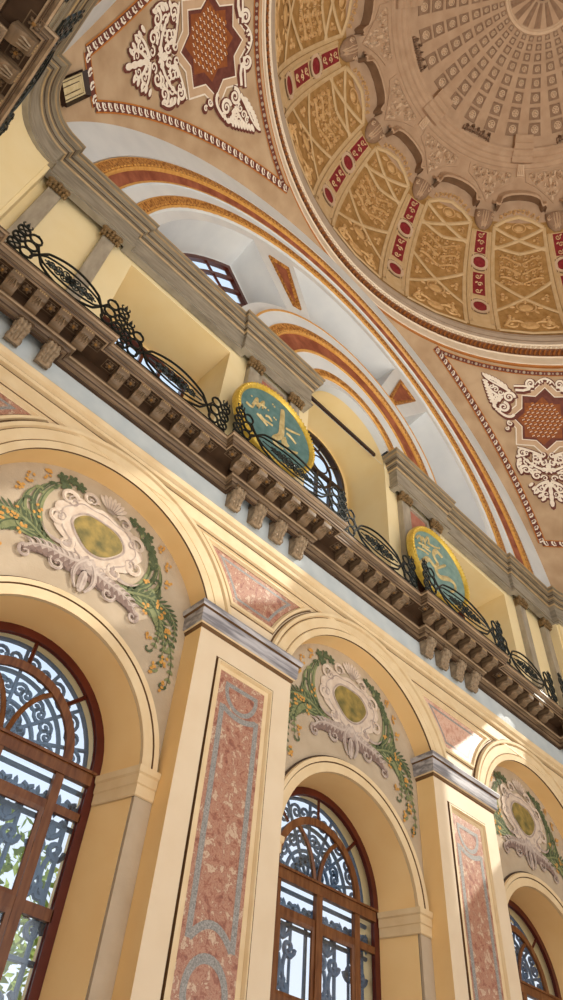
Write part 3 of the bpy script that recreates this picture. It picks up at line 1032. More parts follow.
# painted cartouches on the recessed tympana
def build_cartouche():
    A = (0, 0, 0)
    t = thing('painted_cartouche', '', 'mural', A)
    f = lambda s, q, h: (s, -0.0015 - h, q)
    # leaf plumes, ivy and blossoms, one set on each side
    g = random.Random(5)

    def frond(ma, mb_, P, w_, h):
        """a feathery leaf: midrib in one green, leaflets in the other"""
        ma.ribbon(f, P, lambda q: 0.0060 * (1 - 0.75 * q), h + 0.0006)
        n_ = len(P)
        for j in range(1, n_ - 1):
            p, q_ = P[j], P[j + 1]
            d = atan2(q_[1] - p[1], q_[0] - p[0])
            u = j / (n_ - 1)
            L_ = w_ * (0.35 + 0.65 * sin(pi * min(1, u * 1.15 + 0.12))) 
            for sd in (-1, 1):
                a = d + sd * 0.75
                mb_.blob(f, (p[0] + L_ * 0.45 * cos(a), p[1] + L_ * 0.45 * sin(a)), L_ * 0.60, 0.0034, h + 0.0002, h + 0.0004, 6, a)
    for sx in (-1, 1):
        X = lambda P: [(sx * p[0], p[1]) for p in P]
        m, m2 = MB(), MB()
        for k_, (ex, ez, b) in enumerate(((0.240, 0.800, 0.045), (0.212, 0.826, 0.03), (0.190, 0.862, 0.012), (0.232, 0.882, 0.04))):
            P = bez((0.090, 0.948), (0.150, 0.990), (min(0.262, ex + 0.022), ez + 0.090 + b * 0.6), (ex, ez), 17)
            frond(m if k_ % 2 else m2, m2 if k_ % 2 else m, X(P), 0.030, 0.0004 + 0.0003 * k_)
            (m if k_ % 2 else m2).ribbon(f, X(spiral((ex - 0.011, ez), 0.011, 0, 0.7, -1, 8)), lambda q: 0.006 - 0.003 * q, 0.0012)
        for k_, (ex, ez, cx_) in enumerate(((0.112, 1.112, 0.165), (0.138, 1.092, 0.182), (0.160, 1.060, 0.196), (0.170, 1.020, 0.192), (0.165, 0.988, 0.180))):
            P = bez((0.066, 0.955), (0.125, 0.955), (cx_, ez - 0.065), (ex, ez), 17)
            ma, mb_ = (m2, m) if k_ % 2 else (m, m2)
            ma.ribbon(f, X(P), lambda q: 0.0165 * (1 - q) ** 0.4 * (0.55 + 0.5 * q) + 0.002, 0.0004 + 0.0003 * k_)
            mb_.ribbon(f, X([(p[0] + 0.002, p[1]) for p in P[3:]]), lambda q: 0.0045 * (1 - q) + 0.0008, 0.0007 + 0.0003 * k_)
            ma.ribbon(f, X(spiral((ex - 0.012, ez), 0.012, 0, 0.85, 1, 9)), lambda q: 0.0075 - 0.004 * q, 0.0014)
        m.build('pale_leaf_plume', M['green'], t)
        m2.build('dark_leaf_plume', M['green_dark'], t)
        m = MB()
        iv = ((0.118, 1.128), (0.095, 1.138), (0.074, 1.134), (0.105, 1.112)) if sx < 0 else ((0.066, 1.138), (0.090, 1.130), (0.113, 1.124), (0.126, 1.098), (0.108, 1.105), (0.135, 1.078), (0.143, 1.058))
        for (x, z) in iv:
            for a in range(5):
                q = a * 2 * pi / 5 + x * 40
                m.blob(f, (sx * x + 0.0075 * cos(q), z + 0.0075 * sin(q)), 0.0072, 0.0048, 0.0018, 0.0022, 7, q)
        m.ribbon(f, X(bez((0.06, 1.128), (0.09, 1.142), (0.13, 1.12), (0.145, 1.06))), 0.0025, 0.0018)
        m.build('ivy_spray', M['green_dark'], t)
        m = MB()
        for (x, z, n) in ((0.150, 1.112, 8), (0.178, 1.075, 8), (0.190, 1.035, 6), (0.135, 1.01, 5), (0.172, 0.975, 6), (0.15, 0.945, 6), (0.19, 0.955, 7), (0.215, 0.92, 7), (0.175, 0.885, 6), (0.222, 0.855, 6), (0.200, 0.825, 6), (0.232, 0.795, 5)):
            for q in range(n):
                m.blob(f, (sx * (x + g.uniform(-0.007, 0.007)), z + g.uniform(-0.014, 0.014)), 0.0044, 0.0034, 0.0018, 0.0022, 6, g.uniform(0, 3))
        m.build('blossom_cluster', M['blossom'], t)['kind'] = 'stuff'
    # shell-edged scroll frame round the oval
    m = MB()
    n = 60

    def edge(k, base, wob):
        a = 2 * pi * k / n
        rx = base * (0.106 + wob * 0.004 * sin(9 * a) + 0.004 * sin(4 * a + 1))
        rz = base * (0.080 + wob * 0.005 * sin(9 * a) + 0.005 * sin(3 * a))
        return (rx * cos(a) + 0.0, 1.040 + rz * sin(a) + 0.005 * base * cos(2 * a))
    m.grid([[f(*edge(k, 1.0, 1), 0.0014) for k in range(n)], [f(*edge(k, 0.80, 0.5), 0.003) for k in range(n)], [f(*edge(k, 0.52, 0), 0.0016) for k in range(n)]], close_u=True)
    for k in range(7):   # fanned crest
        a = (k - 3) * 0.28
        m.blob(f, (0.008 + 0.030 * sin(a), 1.122 + 0.026 * cos(a)), 0.006, 0.019, 0.0016, 0.003, 8, -a)
    for (x, z, r, a0, d, tt) in ((-0.088, 1.088, 0.022, 0.4, 1, 0.9), (-0.098, 1.030, 0.022, 0.2, -1, 0.9), (0.090, 1.080, 0.022, 2.8, -1, 0.9), (0.100, 1.022, 0.022, 3.0, 1, 0.9), (-0.045, 1.118, 0.020, 0, 1, 0.9), (0.048, 1.114, 0.020, 3, -1, 0.9), (-0.060, 0.978, 0.020, 1.2, -1, 0.9), (0.060, 0.978, 0.020, 2, 1, 0.9)):
        m.ribbon(f, spiral((x, z), r, a0, tt, d, 16, 0.3), lambda q: 0.012 * (1 - 0.5 * q), 0.0026, 0.0042)
    fr = m.build('shell_frame', M['shell'], t)
    m = MB()
    for (x, z, r, a0, d) in ((-0.075, 1.085, 0.015, 2, 1), (-0.088, 1.03, 0.014, 3, -1), (0.078, 1.075, 0.014, 1, -1), (0.086, 1.02, 0.015, 0, 1), (-0.04, 1.118, 0.012, 2, -1), (0.05, 1.11, 0.012, 0.5, 1), (-0.05, 0.985, 0.013, 4, 1), (0.05, 0.985, 0.013, 5, -1)):
        m.ribbon(f, spiral((x, z), r, a0, 1.3, d, 16), lambda q: 0.0035, 0.0034)
    m.ribbon(f, [edge(k, 0.84, 0.5) for k in range(n + 1)], 0.003, 0.0032)
    m.ribbon(f, [edge(k, 0.60, 0) for k in range(n + 1)], 0.004, 0.0030)
    for k in range(7):
        a = (k - 3) * 0.28
        m.ribbon(f, [(0.008 + 0.008 * sin(a), 1.118), (0.008 + 0.034 * sin(a), 1.128 + 0.026 * cos(a))], 0.0018, 0.0034)
    m.build('scroll_lines', M['mauve'], t)
    m = MB()
    m.plate([edge(k, 0.55, 0) for k in range(0, n)], [], -0.0042, 0, back=False, edges=False)
    m.build('gold_oval', M['oval'], t)
    # acanthus scroll under the shell
    m, m2, m3 = MB(), MB(), MB()
    for sx in (-1, 1):
        X = lambda P: [(sx * p[0], p[1]) for p in P]
        P = bez((0.004, 0.962), (0.045, 0.925), (0.080, 0.962), (0.132, 0.915), 20)
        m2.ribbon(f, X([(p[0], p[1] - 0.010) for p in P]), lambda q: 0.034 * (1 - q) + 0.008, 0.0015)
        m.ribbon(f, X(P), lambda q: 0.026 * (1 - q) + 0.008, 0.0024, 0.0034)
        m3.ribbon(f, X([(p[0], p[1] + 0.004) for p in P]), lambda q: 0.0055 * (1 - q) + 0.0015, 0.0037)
        m.ribbon(f, X(spiral((0.126, 0.906), 0.015, 1.2, 1.2, -1, 16)), lambda q: 0.0085 * (1 - 0.5 * q), 0.0026, 0.0036)
        m.ribbon(f, X(spiral((0.060, 0.922), 0.017, 0.4, 1.3, -1, 16)), lambda q: 0.0085 * (1 - 0.5 * q), 0.0026, 0.0037)
        m3.ribbon(f, X(spiral((0.060, 0.922), 0.0165, 0.4, 1.0, -1, 14)), lambda q: 0.0025, 0.0040)
        for j in range(2, 20, 2):
            p = P[j]
            sc = 1.15 - 0.5 * j / 20
            for s2, L_ in ((1, 0.020 * sc), (-1, 0.030 * sc)):
                Q = bez(p, (p[0] + 0.002, p[1] + s2 * L_ * 0.6), (p[0] + 0.012, p[1] + s2 * L_), (p[0] + 0.021, p[1] + s2 * L_ * 0.62), 7)
                (m if s2 > 0 else m2).ribbon(f, X(Q), lambda q: 0.0125 * (1 - q) + 0.0018, 0.0025, 0.0036)
                if s2 > 0:
                    m3.ribbon(f, X(Q[1:6]), lambda q: 0.003 * (1 - q) + 0.0006, 0.0039)
        P = bez((0.0, 0.972), (0.034, 0.945), (0.026, 0.912), (0.010, 0.893), 12)
        m.ribbon(f, X(P), lambda q: 0.015 * (1 - q) + 0.005, 0.0030, 0.0042)
        m3.ribbon(f, X(P), lambda q: 0.004 * (1 - q) + 0.001, 0.0045)
        m.ribbon(f, X(bez((0.05, 0.978), (0.075, 0.965), (0.105, 0.965), (0.120, 0.99), 10)), lambda q: 0.011 * (1 - q) + 0.002, 0.0030, 0.0040)
    m.blob(f, (0, 0.915), 0.010, 0.028, 0.0030, 0.0044, 10)
    m.blob(f, (0, 0.960), 0.016, 0.015, 0.0030, 0.0044, 10)
    m3.ribbon(f, [(0, 0.894), (0, 0.935)], 0.004, 0.0047)
    m3.blob(f, (0, 0.962), 0.007, 0.007, 0.0045, 0.0050, 8)
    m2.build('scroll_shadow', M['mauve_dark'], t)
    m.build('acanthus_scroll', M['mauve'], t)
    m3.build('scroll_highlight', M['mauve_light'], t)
    return t


cart = build_cartouche()
sn = snap(cart)
CL_LAB = ['painted shell cartouche with gold oval over the large left window, partly sunlit', 'painted shell cartouche with olive oval over the middle window', 'painted shell cartouche over the small window at the right edge']
for i, c in enumerate(BAY):
    o = cart if i == 0 else copy_tree(sn)
    put(o, (c, Y_TYM, 0))
    tag(o, CL_LAB[i], 'mural', 'painted cartouches over the windows')

# ================================================================ GALLERY CORNICE: brackets, modillions, rosettes, railings
def build_bracket():
    t = thing('scroll_bracket', '', 'bracket')
    hw = 0.0165
    side = [(-0.0, 1.376), (-0.038, 1.376), (-0.0415, 1.370), (-0.0405, 1.360), (-0.036, 1.352), (-0.030, 1.345), (-0.026, 1.336), (-0.0245, 1.326), (-0.022, 1.319), (-0.016, 1.316), (-0.010, 1.319), (-0.006, 1.325), (0.0, 1.327)]
    m = MB()
    rows = []
    for x, k in ((-hw, 0.86), (-hw * 0.8, 1.0), (hw * 0.8, 1.0), (hw, 0.86)):
        rows.append([(x, p[0] * k, p[1]) for p in side])
    m.grid(rows)
    for x, k in ((-hw, 0.86), (hw, 0.86)):
        m.face([(x, p[0] * k, p[1]) for p in side])
    m.build('body', M['bracket'], t)
    for sx in (-1, 1):
        g = lambda s, q, h: (sx * (hw + h), -0.004 - s, q)
        m = MB()
        m.ribbon(g, spiral((0.024, 1.362), 0.011, 0, 1.6, 1, 20), 0.004, 0.0002, 0.0022)
        m.build('volute', M['bracket'], t)
        m = MB()
        m.ribbon(g, spiral((0.013, 1.325), 0.007, 2, 1.4, -1, 16), 0.003, 0.0002, 0.0018)
        m.build('volute', M['bracket'], t)
    m = MB()

    def front(s, q, h):
        # position on the front curve by q in 0..1 from top to foot
        k = q * (len(side) - 5) + 1
        i = int(min(k, len(side) - 5))
        u = k - i
        y = side[i][0] * (1 - u) + side[i + 1][0] * u
        z = side[i][1] * (1 - u) + side[i + 1][1] * u
        return (s, y - h, z)
    for s0, w_ in ((0, 0.009), (-0.009, 0.007), (0.009, 0.007)):
        m.ribbon(front, [(s0 * (1 - 0.35 * q / 12), 0.12 + 0.80 * q / 12) for q in range(13)], lambda q: w_ * (1 - 0.4 * q), 0.0005, 0.0040)
    for q in (0.2, 0.38, 0.56, 0.72):
        for sx in (-1, 1):
            m.blob(front, (sx * 0.0095, q), 0.0055, 0.055, 0.0005, 0.0045, 7, sx * 0.02)
    m.build('acanthus_leaf', M['bracket'], t)
    m = MB()
    m.box(-hw - 0.002, hw + 0.002, -0.043, 0, 1.376, 1.3815)
    m.build('abacus', M['brown_stone'], t)
    return t


br = build_bracket()
sn = snap(br)
first = True
POS4 = ['first', 'second', 'third', 'last']
WHERE = ['at the left edge of the arcade', 'above the near marble pilaster', 'above the sunlit marble pilaster', 'beyond the right arch']
for ci, c in enumerate(CL[:3]):
    for k_, dx in enumerate((-0.1135, -0.038, 0.038, 0.1135)):
        if ci == 0 and k_ < 2:
            continue
        o = br if first else copy_tree(sn)
        first = False
        put(o, (c + dx, 1.005, 0))
        tag(o, 'carved scroll bracket under the cornice, %s from left %s' % (POS4[k_ - 2 if ci == 0 else k_], WHERE[ci]), 'bracket', 'scroll brackets under the gallery cornice')


def build_modillion():
    t = thing('modillion', '', 'modillion')
    side = [(-0.0215, 1.4315), (-0.0660, 1.4315), (-0.0665, 1.421), (-0.064, 1.4125), (-0.058, 1.4090), (-0.051, 1.4100), (-0.044, 1.4085), (-0.036, 1.4025), (-0.028, 1.3995), (-0.0215, 1.4005)]
    hw = 0.0148
    m = MB()
    rows = [[(x, p[0], p[1] + dz) for p in side] for x, dz in ((-hw, 0.0012), (-hw * 0.75, 0), (hw * 0.75, 0), (hw, 0.0012))]
    m.grid(rows)
    for x in (-hw, hw):
        m.face([(x, p[0], p[1] + 0.0012) for p in side])
    m.build('scroll_block', M['brown_stone'], t)
    m = MB()
    f = lambda s, q, h: (s, -q, 1.4092 - h)
    for s0 in (-0.006, 0, 0.006):
        m.ribbon(f, [(s0, 0.030), (s0 * 1.2, 0.046), (s0 * 0.7, 0.062)], lambda q: 0.006 * (1 - 0.5 * q), 0.0, 0.004)
    m.build('leaf', M['bracket'], t)
    m = MB()
    g = lambda s, q, h: (s, -0.0664 - h, q)
    for s0 in (-0.008, -0.0027, 0.0027, 0.008):
        m.blob(g, (s0, 1.4255), 0.0022, 0.004, 0, 0.002, 6)
    m.build('beaded_front', M['ent_gilt'], t)
    return t


def build_rosette():
    t = thing('soffit_rosette', '', 'rosette')
    m = MB()
    f = lambda s, q, h: (s, q, 1.4305 - h)
    for r0, r1, h in ((0.0150, 0.0132, 0.0016),):
        sq = lambda r: [(-r, -r), (r, -r), (r, r), (-r, r)]
        m.band(f, sq(r0), sq(r1), h)
        m.band(lambda s, q, hh: f(s, q, 0.0 if abs(s) > r1 + 1e-5 else h), sq(r0), sq(r0 + 0.00001), h)
    m.build('square_frame', M['brown_stone'], t)
    m = MB()
    for k in range(6):
        a = k * pi / 3
        m.blob(f, (0.0066 * cos(a), 0.0066 * sin(a)), 0.0050, 0.0036, 0, 0.004, 7, a)
    m.build('petal', M['brown_stone'], t)
    m = MB()
    m.blob(f, (0, 0), 0.0048, 0.0048, 0.001, 0.0075, 8)
    m.build('gilt_boss', M['rosette_gold'], t)
    return t


mo, ro = build_modillion(), build_rosette()
sm, sr = snap(mo), snap(ro)
fm = fr = True
mods, ross = [], []
for ci, c in enumerate(CL):
    for k_ in range(6):
        dx = (k_ - 2.5) * 0.061
        mods.append((c + dx, 0.981, 0.0, 'over the cluster'))
    for k_ in range(7):
        dx = (k_ - 3) * 0.061
        ross.append((c + dx, 0.981, 0.0))
for bi, b in enumerate(BAY):
    for k_ in range(5):
        mods.append((b + (k_ - 2) * 0.0625, 1.005, 0.0, ''))
    for k_ in range(6):
        ross.append((b + (k_ - 2.5) * 0.0625, 1.005, 0.0))
for k_ in range(6):
    mods.append((CL[3] + (k_ - 2.5) * 0.061, 0.981, pi / 2, ''))
for k_ in range(7):
    ross.append((CL[3] + (k_ - 3) * 0.061, 0.981, pi / 2))
for k_ in range(5):
    mods.append((BAY[2] + (k_ - 2) * 0.0625, 1.005, pi / 2, ''))
for k_ in range(6):
    ross.append((BAY[2] + (k_ - 2.5) * 0.0625, 1.005, pi / 2))


def in_frame(p, mx=0.06):
    q = Vector(p) - Vector((0, 0, EYE))
    z = -q.dot(BK)
    if z < 0.1:
        return False
    x, y = q.dot(RT) / z * 712.012, -q.dot(UP) / z * 712.012
    return abs(x) < 281.5 * (1 + mx) and abs(y) < 500 * (1 + mx)


ORD = ['first', 'second', 'third', 'fourth', 'fifth', 'sixth', 'seventh', 'eighth', 'ninth', 'tenth', 'eleventh', 'twelfth', 'thirteenth', 'fourteenth', 'fifteenth', 'sixteenth', 'seventeenth', 'eighteenth', 'nineteenth', 'twentieth']


def ordinal(n):
    if n < 20:
        return ORD[n]
    T = {20: 'twenty', 30: 'thirty', 40: 'forty', 50: 'fifty'}
    n += 1
    if n % 10 == 0:
        return {20: 'twentieth', 30: 'thirtieth', 40: 'fortieth', 50: 'fiftieth'}[n]
    return T[n // 10 * 10] + '-' + ORD[n % 10 - 1]


def run_of(proto, sn, items, label_front, label_left, cat, group):
    fst = True
    nf = nl = 0
    for it in sorted(items, key=lambda q: (q[2], q[0])):
        x, y = turn(it[0], it[1] - 0.045, it[2])
        if not in_frame(W(x, y, 1.41)):
            continue
        o = proto if fst else copy_tree(sn)
        fst = False
        put(o, (it[0], it[1], 0), it[2])
        if it[2] == 0:
            tag(o, label_front % ordinal(nf), cat, group)
            nf += 1
        else:
            tag(o, label_left % ordinal(nl), cat, group)
            nl += 1


run_of(mo, sm, mods, 'brown scroll modillion under the long gallery ledge, %s from the left', 'brown modillion under the ledge of the near left gallery, %s from the far end', 'modillion', 'modillions under the gallery ledge')
ross = [(x, y - 0.0445, a) for x, y, a in ross]
run_of(ro, sr, ross, 'brown soffit rosette with gilt boss under the long gallery ledge, %s from the left', 'soffit rosette with gilt boss under the near left gallery, %s from the far end', 'rosette', 'rosettes between the modillions')


# iron railings: ring posts at both ends, a long oval of scrolls between
def build_railing(L, name='iron_railing'):
    t = thing(name, '', 'railing')
    h = 0.118
    m = MB()
    for z, r in ((0.004, 0.0026), (0.016, 0.0018)):
        m.tube([(0, 0, z), (L, 0, z)], r, 5)
    n = int(L / 0.0075)
    for k in range(n + 1):
        m.ball((L * k / n, 0, 0.010), 0.0022, 0.0022, 0.005, 5, 3)
    m.build('foot_rail', M['iron'], t)
    nposts = 2
    for side in (0, 1):
        for k in range(nposts):
            x = 0.012 + 0.031 * k
            if side:
                x = L - x
            m = MB()
            for j, z in enumerate((0.036, 0.071, 0.106)):
                rr = 0.0145
                m.tube([(x + rr * cos(2 * pi * q / 14), 0, z + rr * 1.12 * sin(2 * pi * q / 14)) for q in range(14)], 0.0030, 5, closed=True)
                m.ball((x, 0, z + 0.0175), 0.0045, 0.004, 0.003, 6, 4)
                if (k == 0):
                    for d in range(4):
                        a = pi / 4 + d * pi / 2
                        m.tube([(x, 0, z), (x + 0.012 * cos(a), 0, z + 0.013 * sin(a))], 0.0027, 4)
            if k == 0:
                m.ball((x, 0, 0.131), 0.005, 0.005, 0.006, 6, 4)
                m.tube([(x, 0, 0.135), (x, 0, 0.148)], 0.003, 5, rad=[0.004, 0.0006])
                for q in (-1, 1):
                    m.tube([(x + q * p[0], 0, p[1]) for p in bez((0.002, 0.122), (0.012, 0.124), (0.014, 0.135), (0.009, 0.138), 6)], 0.002, 4)
            m.build('ring_post', M['iron'], t)
    x0, x1 = 0.054, L - 0.054
    xc, hl = L / 2, (x1 - x0) / 2
    for k, (amp, ph) in enumerate(((0.042, 0), (0.027, 0), (0.042, 1), (0.027, 1))):
        m = MB()
        sg = 1 if ph == 0 else -1
        P = []
        for q in range(49):
            u = -1 + 2 * q / 48
            a = abs(u)
            # strands cross near each end, then swell into a pointed oval
            env = cos(u * pi / 2) ** 0.75 if a < 0.999 else 0
            z = 0.064 + sg * (amp * env * (1.3 if amp > 0.03 else 1.1) - 0.030 * max(0, (a - 0.72) / 0.28) * (1 if amp > 0.03 else 0.6))
            P.append((xc + u * hl, 0, z))
        m.tube(P, 0.0032 if amp > 0.03 else 0.0026, 5)
        m.build('oval_strand', M['iron'], t)
    m = MB()
    g = random.Random(int(L * 1000))
    f = lambda s, q, hh: (xc + s, -hh, 0.064 + q)
    nn = max(3, int(hl * 0.50 / 0.0185))
    for q in (-1, 1):
        for k in range(nn):
            x = q * (0.014 + k * 0.0185)
            s_ = 1 - k / (nn + 0.6)
            for sg in (-1, 1):
                P = spiral((x, sg * 0.012 * s_), 0.0095 * (0.5 + 0.5 * s_), 0 if q > 0 else pi, 1.2, sg * q, 12)
                m.tube([(xc + p[0], 0, 0.064 + p[1]) for p in P], 0.0021, 4)
                m.blob(f, (x + q * 0.008, sg * 0.004), 0.0075, 0.003, -0.002, 0.003, 6, sg * 0.6 * q)
        m.tube([(xc + q * 0.008, 0, 0.064), (xc + q * hl * 0.72, 0, 0.064)], 0.002, 4)
    for a in range(6):
        m.blob(f, (0.009 * cos(a * pi / 3), 0.011 * sin(a * pi / 3)), 0.007, 0.005, -0.002, 0.005, 7, a * pi / 3)
    m.ball((xc, -0.002, 0.064), 0.005, 0.005, 0.005, 7, 5)
    m.build('leaf_scrollwork', M['iron'], t)
    return t


RAIL = [(-0.075, 0.228, 0.981, 'first from the left, at the frame edge'), (0.236, 0.582, 1.005, 'in front of the big yellow niche'), (0.591, 1.019, 0.981, 'in front of the left teal roundel'), (1.029, 1.371, 1.005, 'in front of the central arched opening'),
        (1.381, 1.809, 0.981, 'in front of the right pale roundel'), (1.819, 2.164, 1.005, 'in front of the right niche'), (2.172, 2.475, 0.981, 'last on the right, in the corner')]
for x0, x1, yr, lab in RAIL:
    t = build_railing(x1 - x0)
    put(t, (x0, yr - 0.074, 1.4615))
    tag(t, 'black scrolled iron gallery railing ' + lab, 'railing', 'iron railing bays along the gallery')
# the railing of the gallery on the left wall, only its end by the corner is in sight
t = build_railing(0.303)
put(t, (2.172, 0.981 - 0.074, 1.4615), pi / 2)
tag(t, 'black iron railing bay on the near left gallery, at the upper left edge', 'railing', 'iron railing bays along the gallery')
t = build_railing(0.345)
put(t, (1.819, 1.005 - 0.074, 1.4615), pi / 2)
tag(t, 'black iron railing bay of the left gallery reaching the top left corner', 'railing', 'iron railing bays along the gallery')

# ================================================================ GALLERY: pilasters, red panels, roundels, windows
def build_gallery_pilaster():
    t = thing('gallery_pilaster', '', 'pilaster')
    hw = 0.0215
    m = MB()
    m.box(-hw, hw, -0.012, 0.012, 1.4625, 2.062, 0.002)
    m.box(-hw - 0.003, hw + 0.003, -0.016, 0.0, 1.4625, 1.50, 0.002)
    m.build('shaft', M['grey_stone'], t)
    t2 = m
    m = MB()
    m.box(-hw, hw, -0.013, 0.012, 2.055, 2.0975, 0.002)
    m.box(-hw - 0.003, hw + 0.003, -0.022, 0, 2.0905, 2.0975)
    cap = m.build('capital', M['capital'], t)
    f = lambda s, q, h: (s, -0.012 - h, q)
    m = MB()
    for k in range(-2, 3):
        m.ribbon(f, bez((k * 0.009, 2.050), (k * 0.010, 2.060), (k * 0.012, 2.070), (k * 0.013, 2.076), 6), lambda q: 0.009 * (1 - 0.6 * q) + 0.002, 0.001, 0.006)
        m.ball((k * 0.0125, -0.022, 2.074), 0.0060, 0.007, 0.0055, 6, 4)
        m.ball((k * 0.011, -0.018, 2.060), 0.0050, 0.006, 0.006, 6, 4)
    for sx in (-1, 1):
        m.tube([(sx * 0.022 + p[0], -0.020, 2.083 + p[1]) for p in spiral((0, 0), 0.0125, pi / 2, 1.5, -sx, 16)], 0.0042, 5)
        m.ball((sx * 0.029, -0.011, 2.07), 0.006, 0.008, 0.012, 6, 4)
    m.ball((0, -0.024, 2.090), 0.008, 0.005, 0.007, 7, 4)
    m.build('acanthus_leaves', M['capital'], cap)
    return t


gp = build_gallery_pilaster()
sn = snap(gp)
first = True
GL = []
names = ['at the left corner', 'flanking the left teal roundel', 'flanking the right pale roundel', 'in the right corner']
for ci, c in enumerate(CL):
    for k_, dx in enumerate((-0.095, 0.095)):
        GL.append((c + dx, 'slim grey marble pilaster with leafy capital, %s of two %s' % (('left', 'right')[k_], names[ci])))
for x, lab in GL:
    o = gp if first else copy_tree(sn)
    first = False
    put(o, (x, Y_GAL - 0.0126, 0))
    tag(o, lab, 'pilaster', 'slim gallery pilasters')

for ci in (1, 2):
    c = CL[ci]
    A = (c, Y_GAL, 1.8)
    t = thing('red_wall_panel', ('red marbled wall panel behind the left teal roundel', 'red marbled wall panel behind the right pale roundel')[ci - 1], 'wall panel', A, 'red panels behind the roundels')
    m = MB()
    m.plate([(c - 0.069, 1.47), (c + 0.069, 1.47), (c + 0.069, 2.09), (c - 0.069, 2.09)], [[(c - 0.052, 1.49), (c + 0.052, 1.49), (c + 0.052, 2.072), (c - 0.052, 2.072)]], Y_GAL - 0.012, Y_GAL - 0.0005)
    m.build('stone_surround', M['grey_stone'], t, A)
    m = MB()
    m.plate([(c - 0.053, 1.489), (c + 0.053, 1.489), (c + 0.053, 2.073), (c - 0.053, 2.073)], [], Y_GAL - 0.004, Y_GAL - 0.001)
    m.build('panel', M['red_panel'], t, A)

# roundels with gilded lettering
MED = [
    dict(c=0.792, mat='teal', lab='large teal roundel with gilded rim and gold script, left of the arch', strokes=[
        ([(0.018, 0.112), (0.021, 0.04), (0.021, -0.018), (-0.003, -0.059), (0.009, -0.079), (0.034, -0.076)], 0.012),
        ([(0.034, -0.029), (0.04, -0.05), (0.062, -0.056), (0.092, -0.037)], 0.011),
        ([(0.037, -0.014), (0.044, -0.034), (0.056, -0.042)], 0.008),
        ([(0.035, 0.034), (0.062, 0.044), (0.097, 0.06)], 0.005), ([(0.041, 0.013), (0.058, 0.012), (0.084, 0.0)], 0.005)],
        fine=[((-0.126, 0.0), (-0.103, 0.0), (-0.094, 0.03)), ((-0.10, 0.01), (-0.088, 0.061), (-0.082, 0.02)), ((-0.082, 0.018), (-0.062, 0.072), (-0.062, 0.03)), ((-0.094, 0.03), (-0.075, 0.045), (-0.05, 0.05)), ((-0.07, -0.005), (-0.05, -0.012), (-0.016, -0.006)), ((-0.08, -0.01), (-0.056, -0.02), (-0.035, -0.028)), ((-0.05, 0.012), (-0.035, 0.02), (-0.02, 0.01))],
        dots=[(-0.026, 0.098), (-0.018, 0.094), (-0.014, 0.038), (-0.006, 0.036), (-0.11, 0.05), (-0.04, 0.05)]),
    dict(c=1.604, mat='teal_sheen', lab='teal roundel paled by sheen, with gilded rim and sweeping gold script, right of the arch', strokes=[
        ([(-0.14, -0.011), (-0.143, -0.053), (-0.12, -0.070), (-0.069, -0.008), (-0.038, -0.018), (-0.013, -0.010), (0.036, 0.035)], 0.012),
        ([(0.024, 0.066), (-0.008, 0.075), (-0.031, 0.036), (-0.010, 0.009)], 0.011), ([(-0.010, 0.009), (-0.026, -0.028), (-0.007, -0.05), (0.05, -0.022), (0.08, -0.025), (0.079, -0.055), (0.04, -0.086)], 0.011),
        ([(-0.065, 0.074), (-0.022, 0.086), (0.013, 0.101)], 0.004)],
        fine=[((-0.129, 0.046), (-0.105, 0.079), (-0.095, 0.05)), ((-0.10, 0.05), (-0.086, 0.085), (-0.075, 0.055)), ((-0.08, 0.06), (-0.055, 0.11), (-0.05, 0.07)), ((-0.12, 0.035), (-0.085, 0.046), (-0.055, 0.055)), ((-0.13, 0.003), (-0.098, 0.014), (-0.065, 0.017)), ((-0.10, 0.03), (-0.087, 0.036), (-0.049, 0.04))],
        dots=[(0.014, 0.108), (-0.12, 0.09), (-0.03, 0.052)]),
]


def smooth_line(P, n=6):
    out = []
    for i in range(len(P) - 1):
        p0, p1, p2, p3 = P[max(i - 1, 0)], P[i], P[i + 1], P[min(i + 2, len(P) - 1)]
        for j in range(n):
            t = j / n
            out.append(tuple(0.5 * (2 * p1[k] + (p2[k] - p0[k]) * t + (2 * p0[k] - 5 * p1[k] + 4 * p2[k] - p3[k]) * t * t + (-p0[k] + 3 * p1[k] - 3 * p2[k] + p3[k]) * t ** 3) for k in (0, 1)))
    out.append(P[-1])
    return out


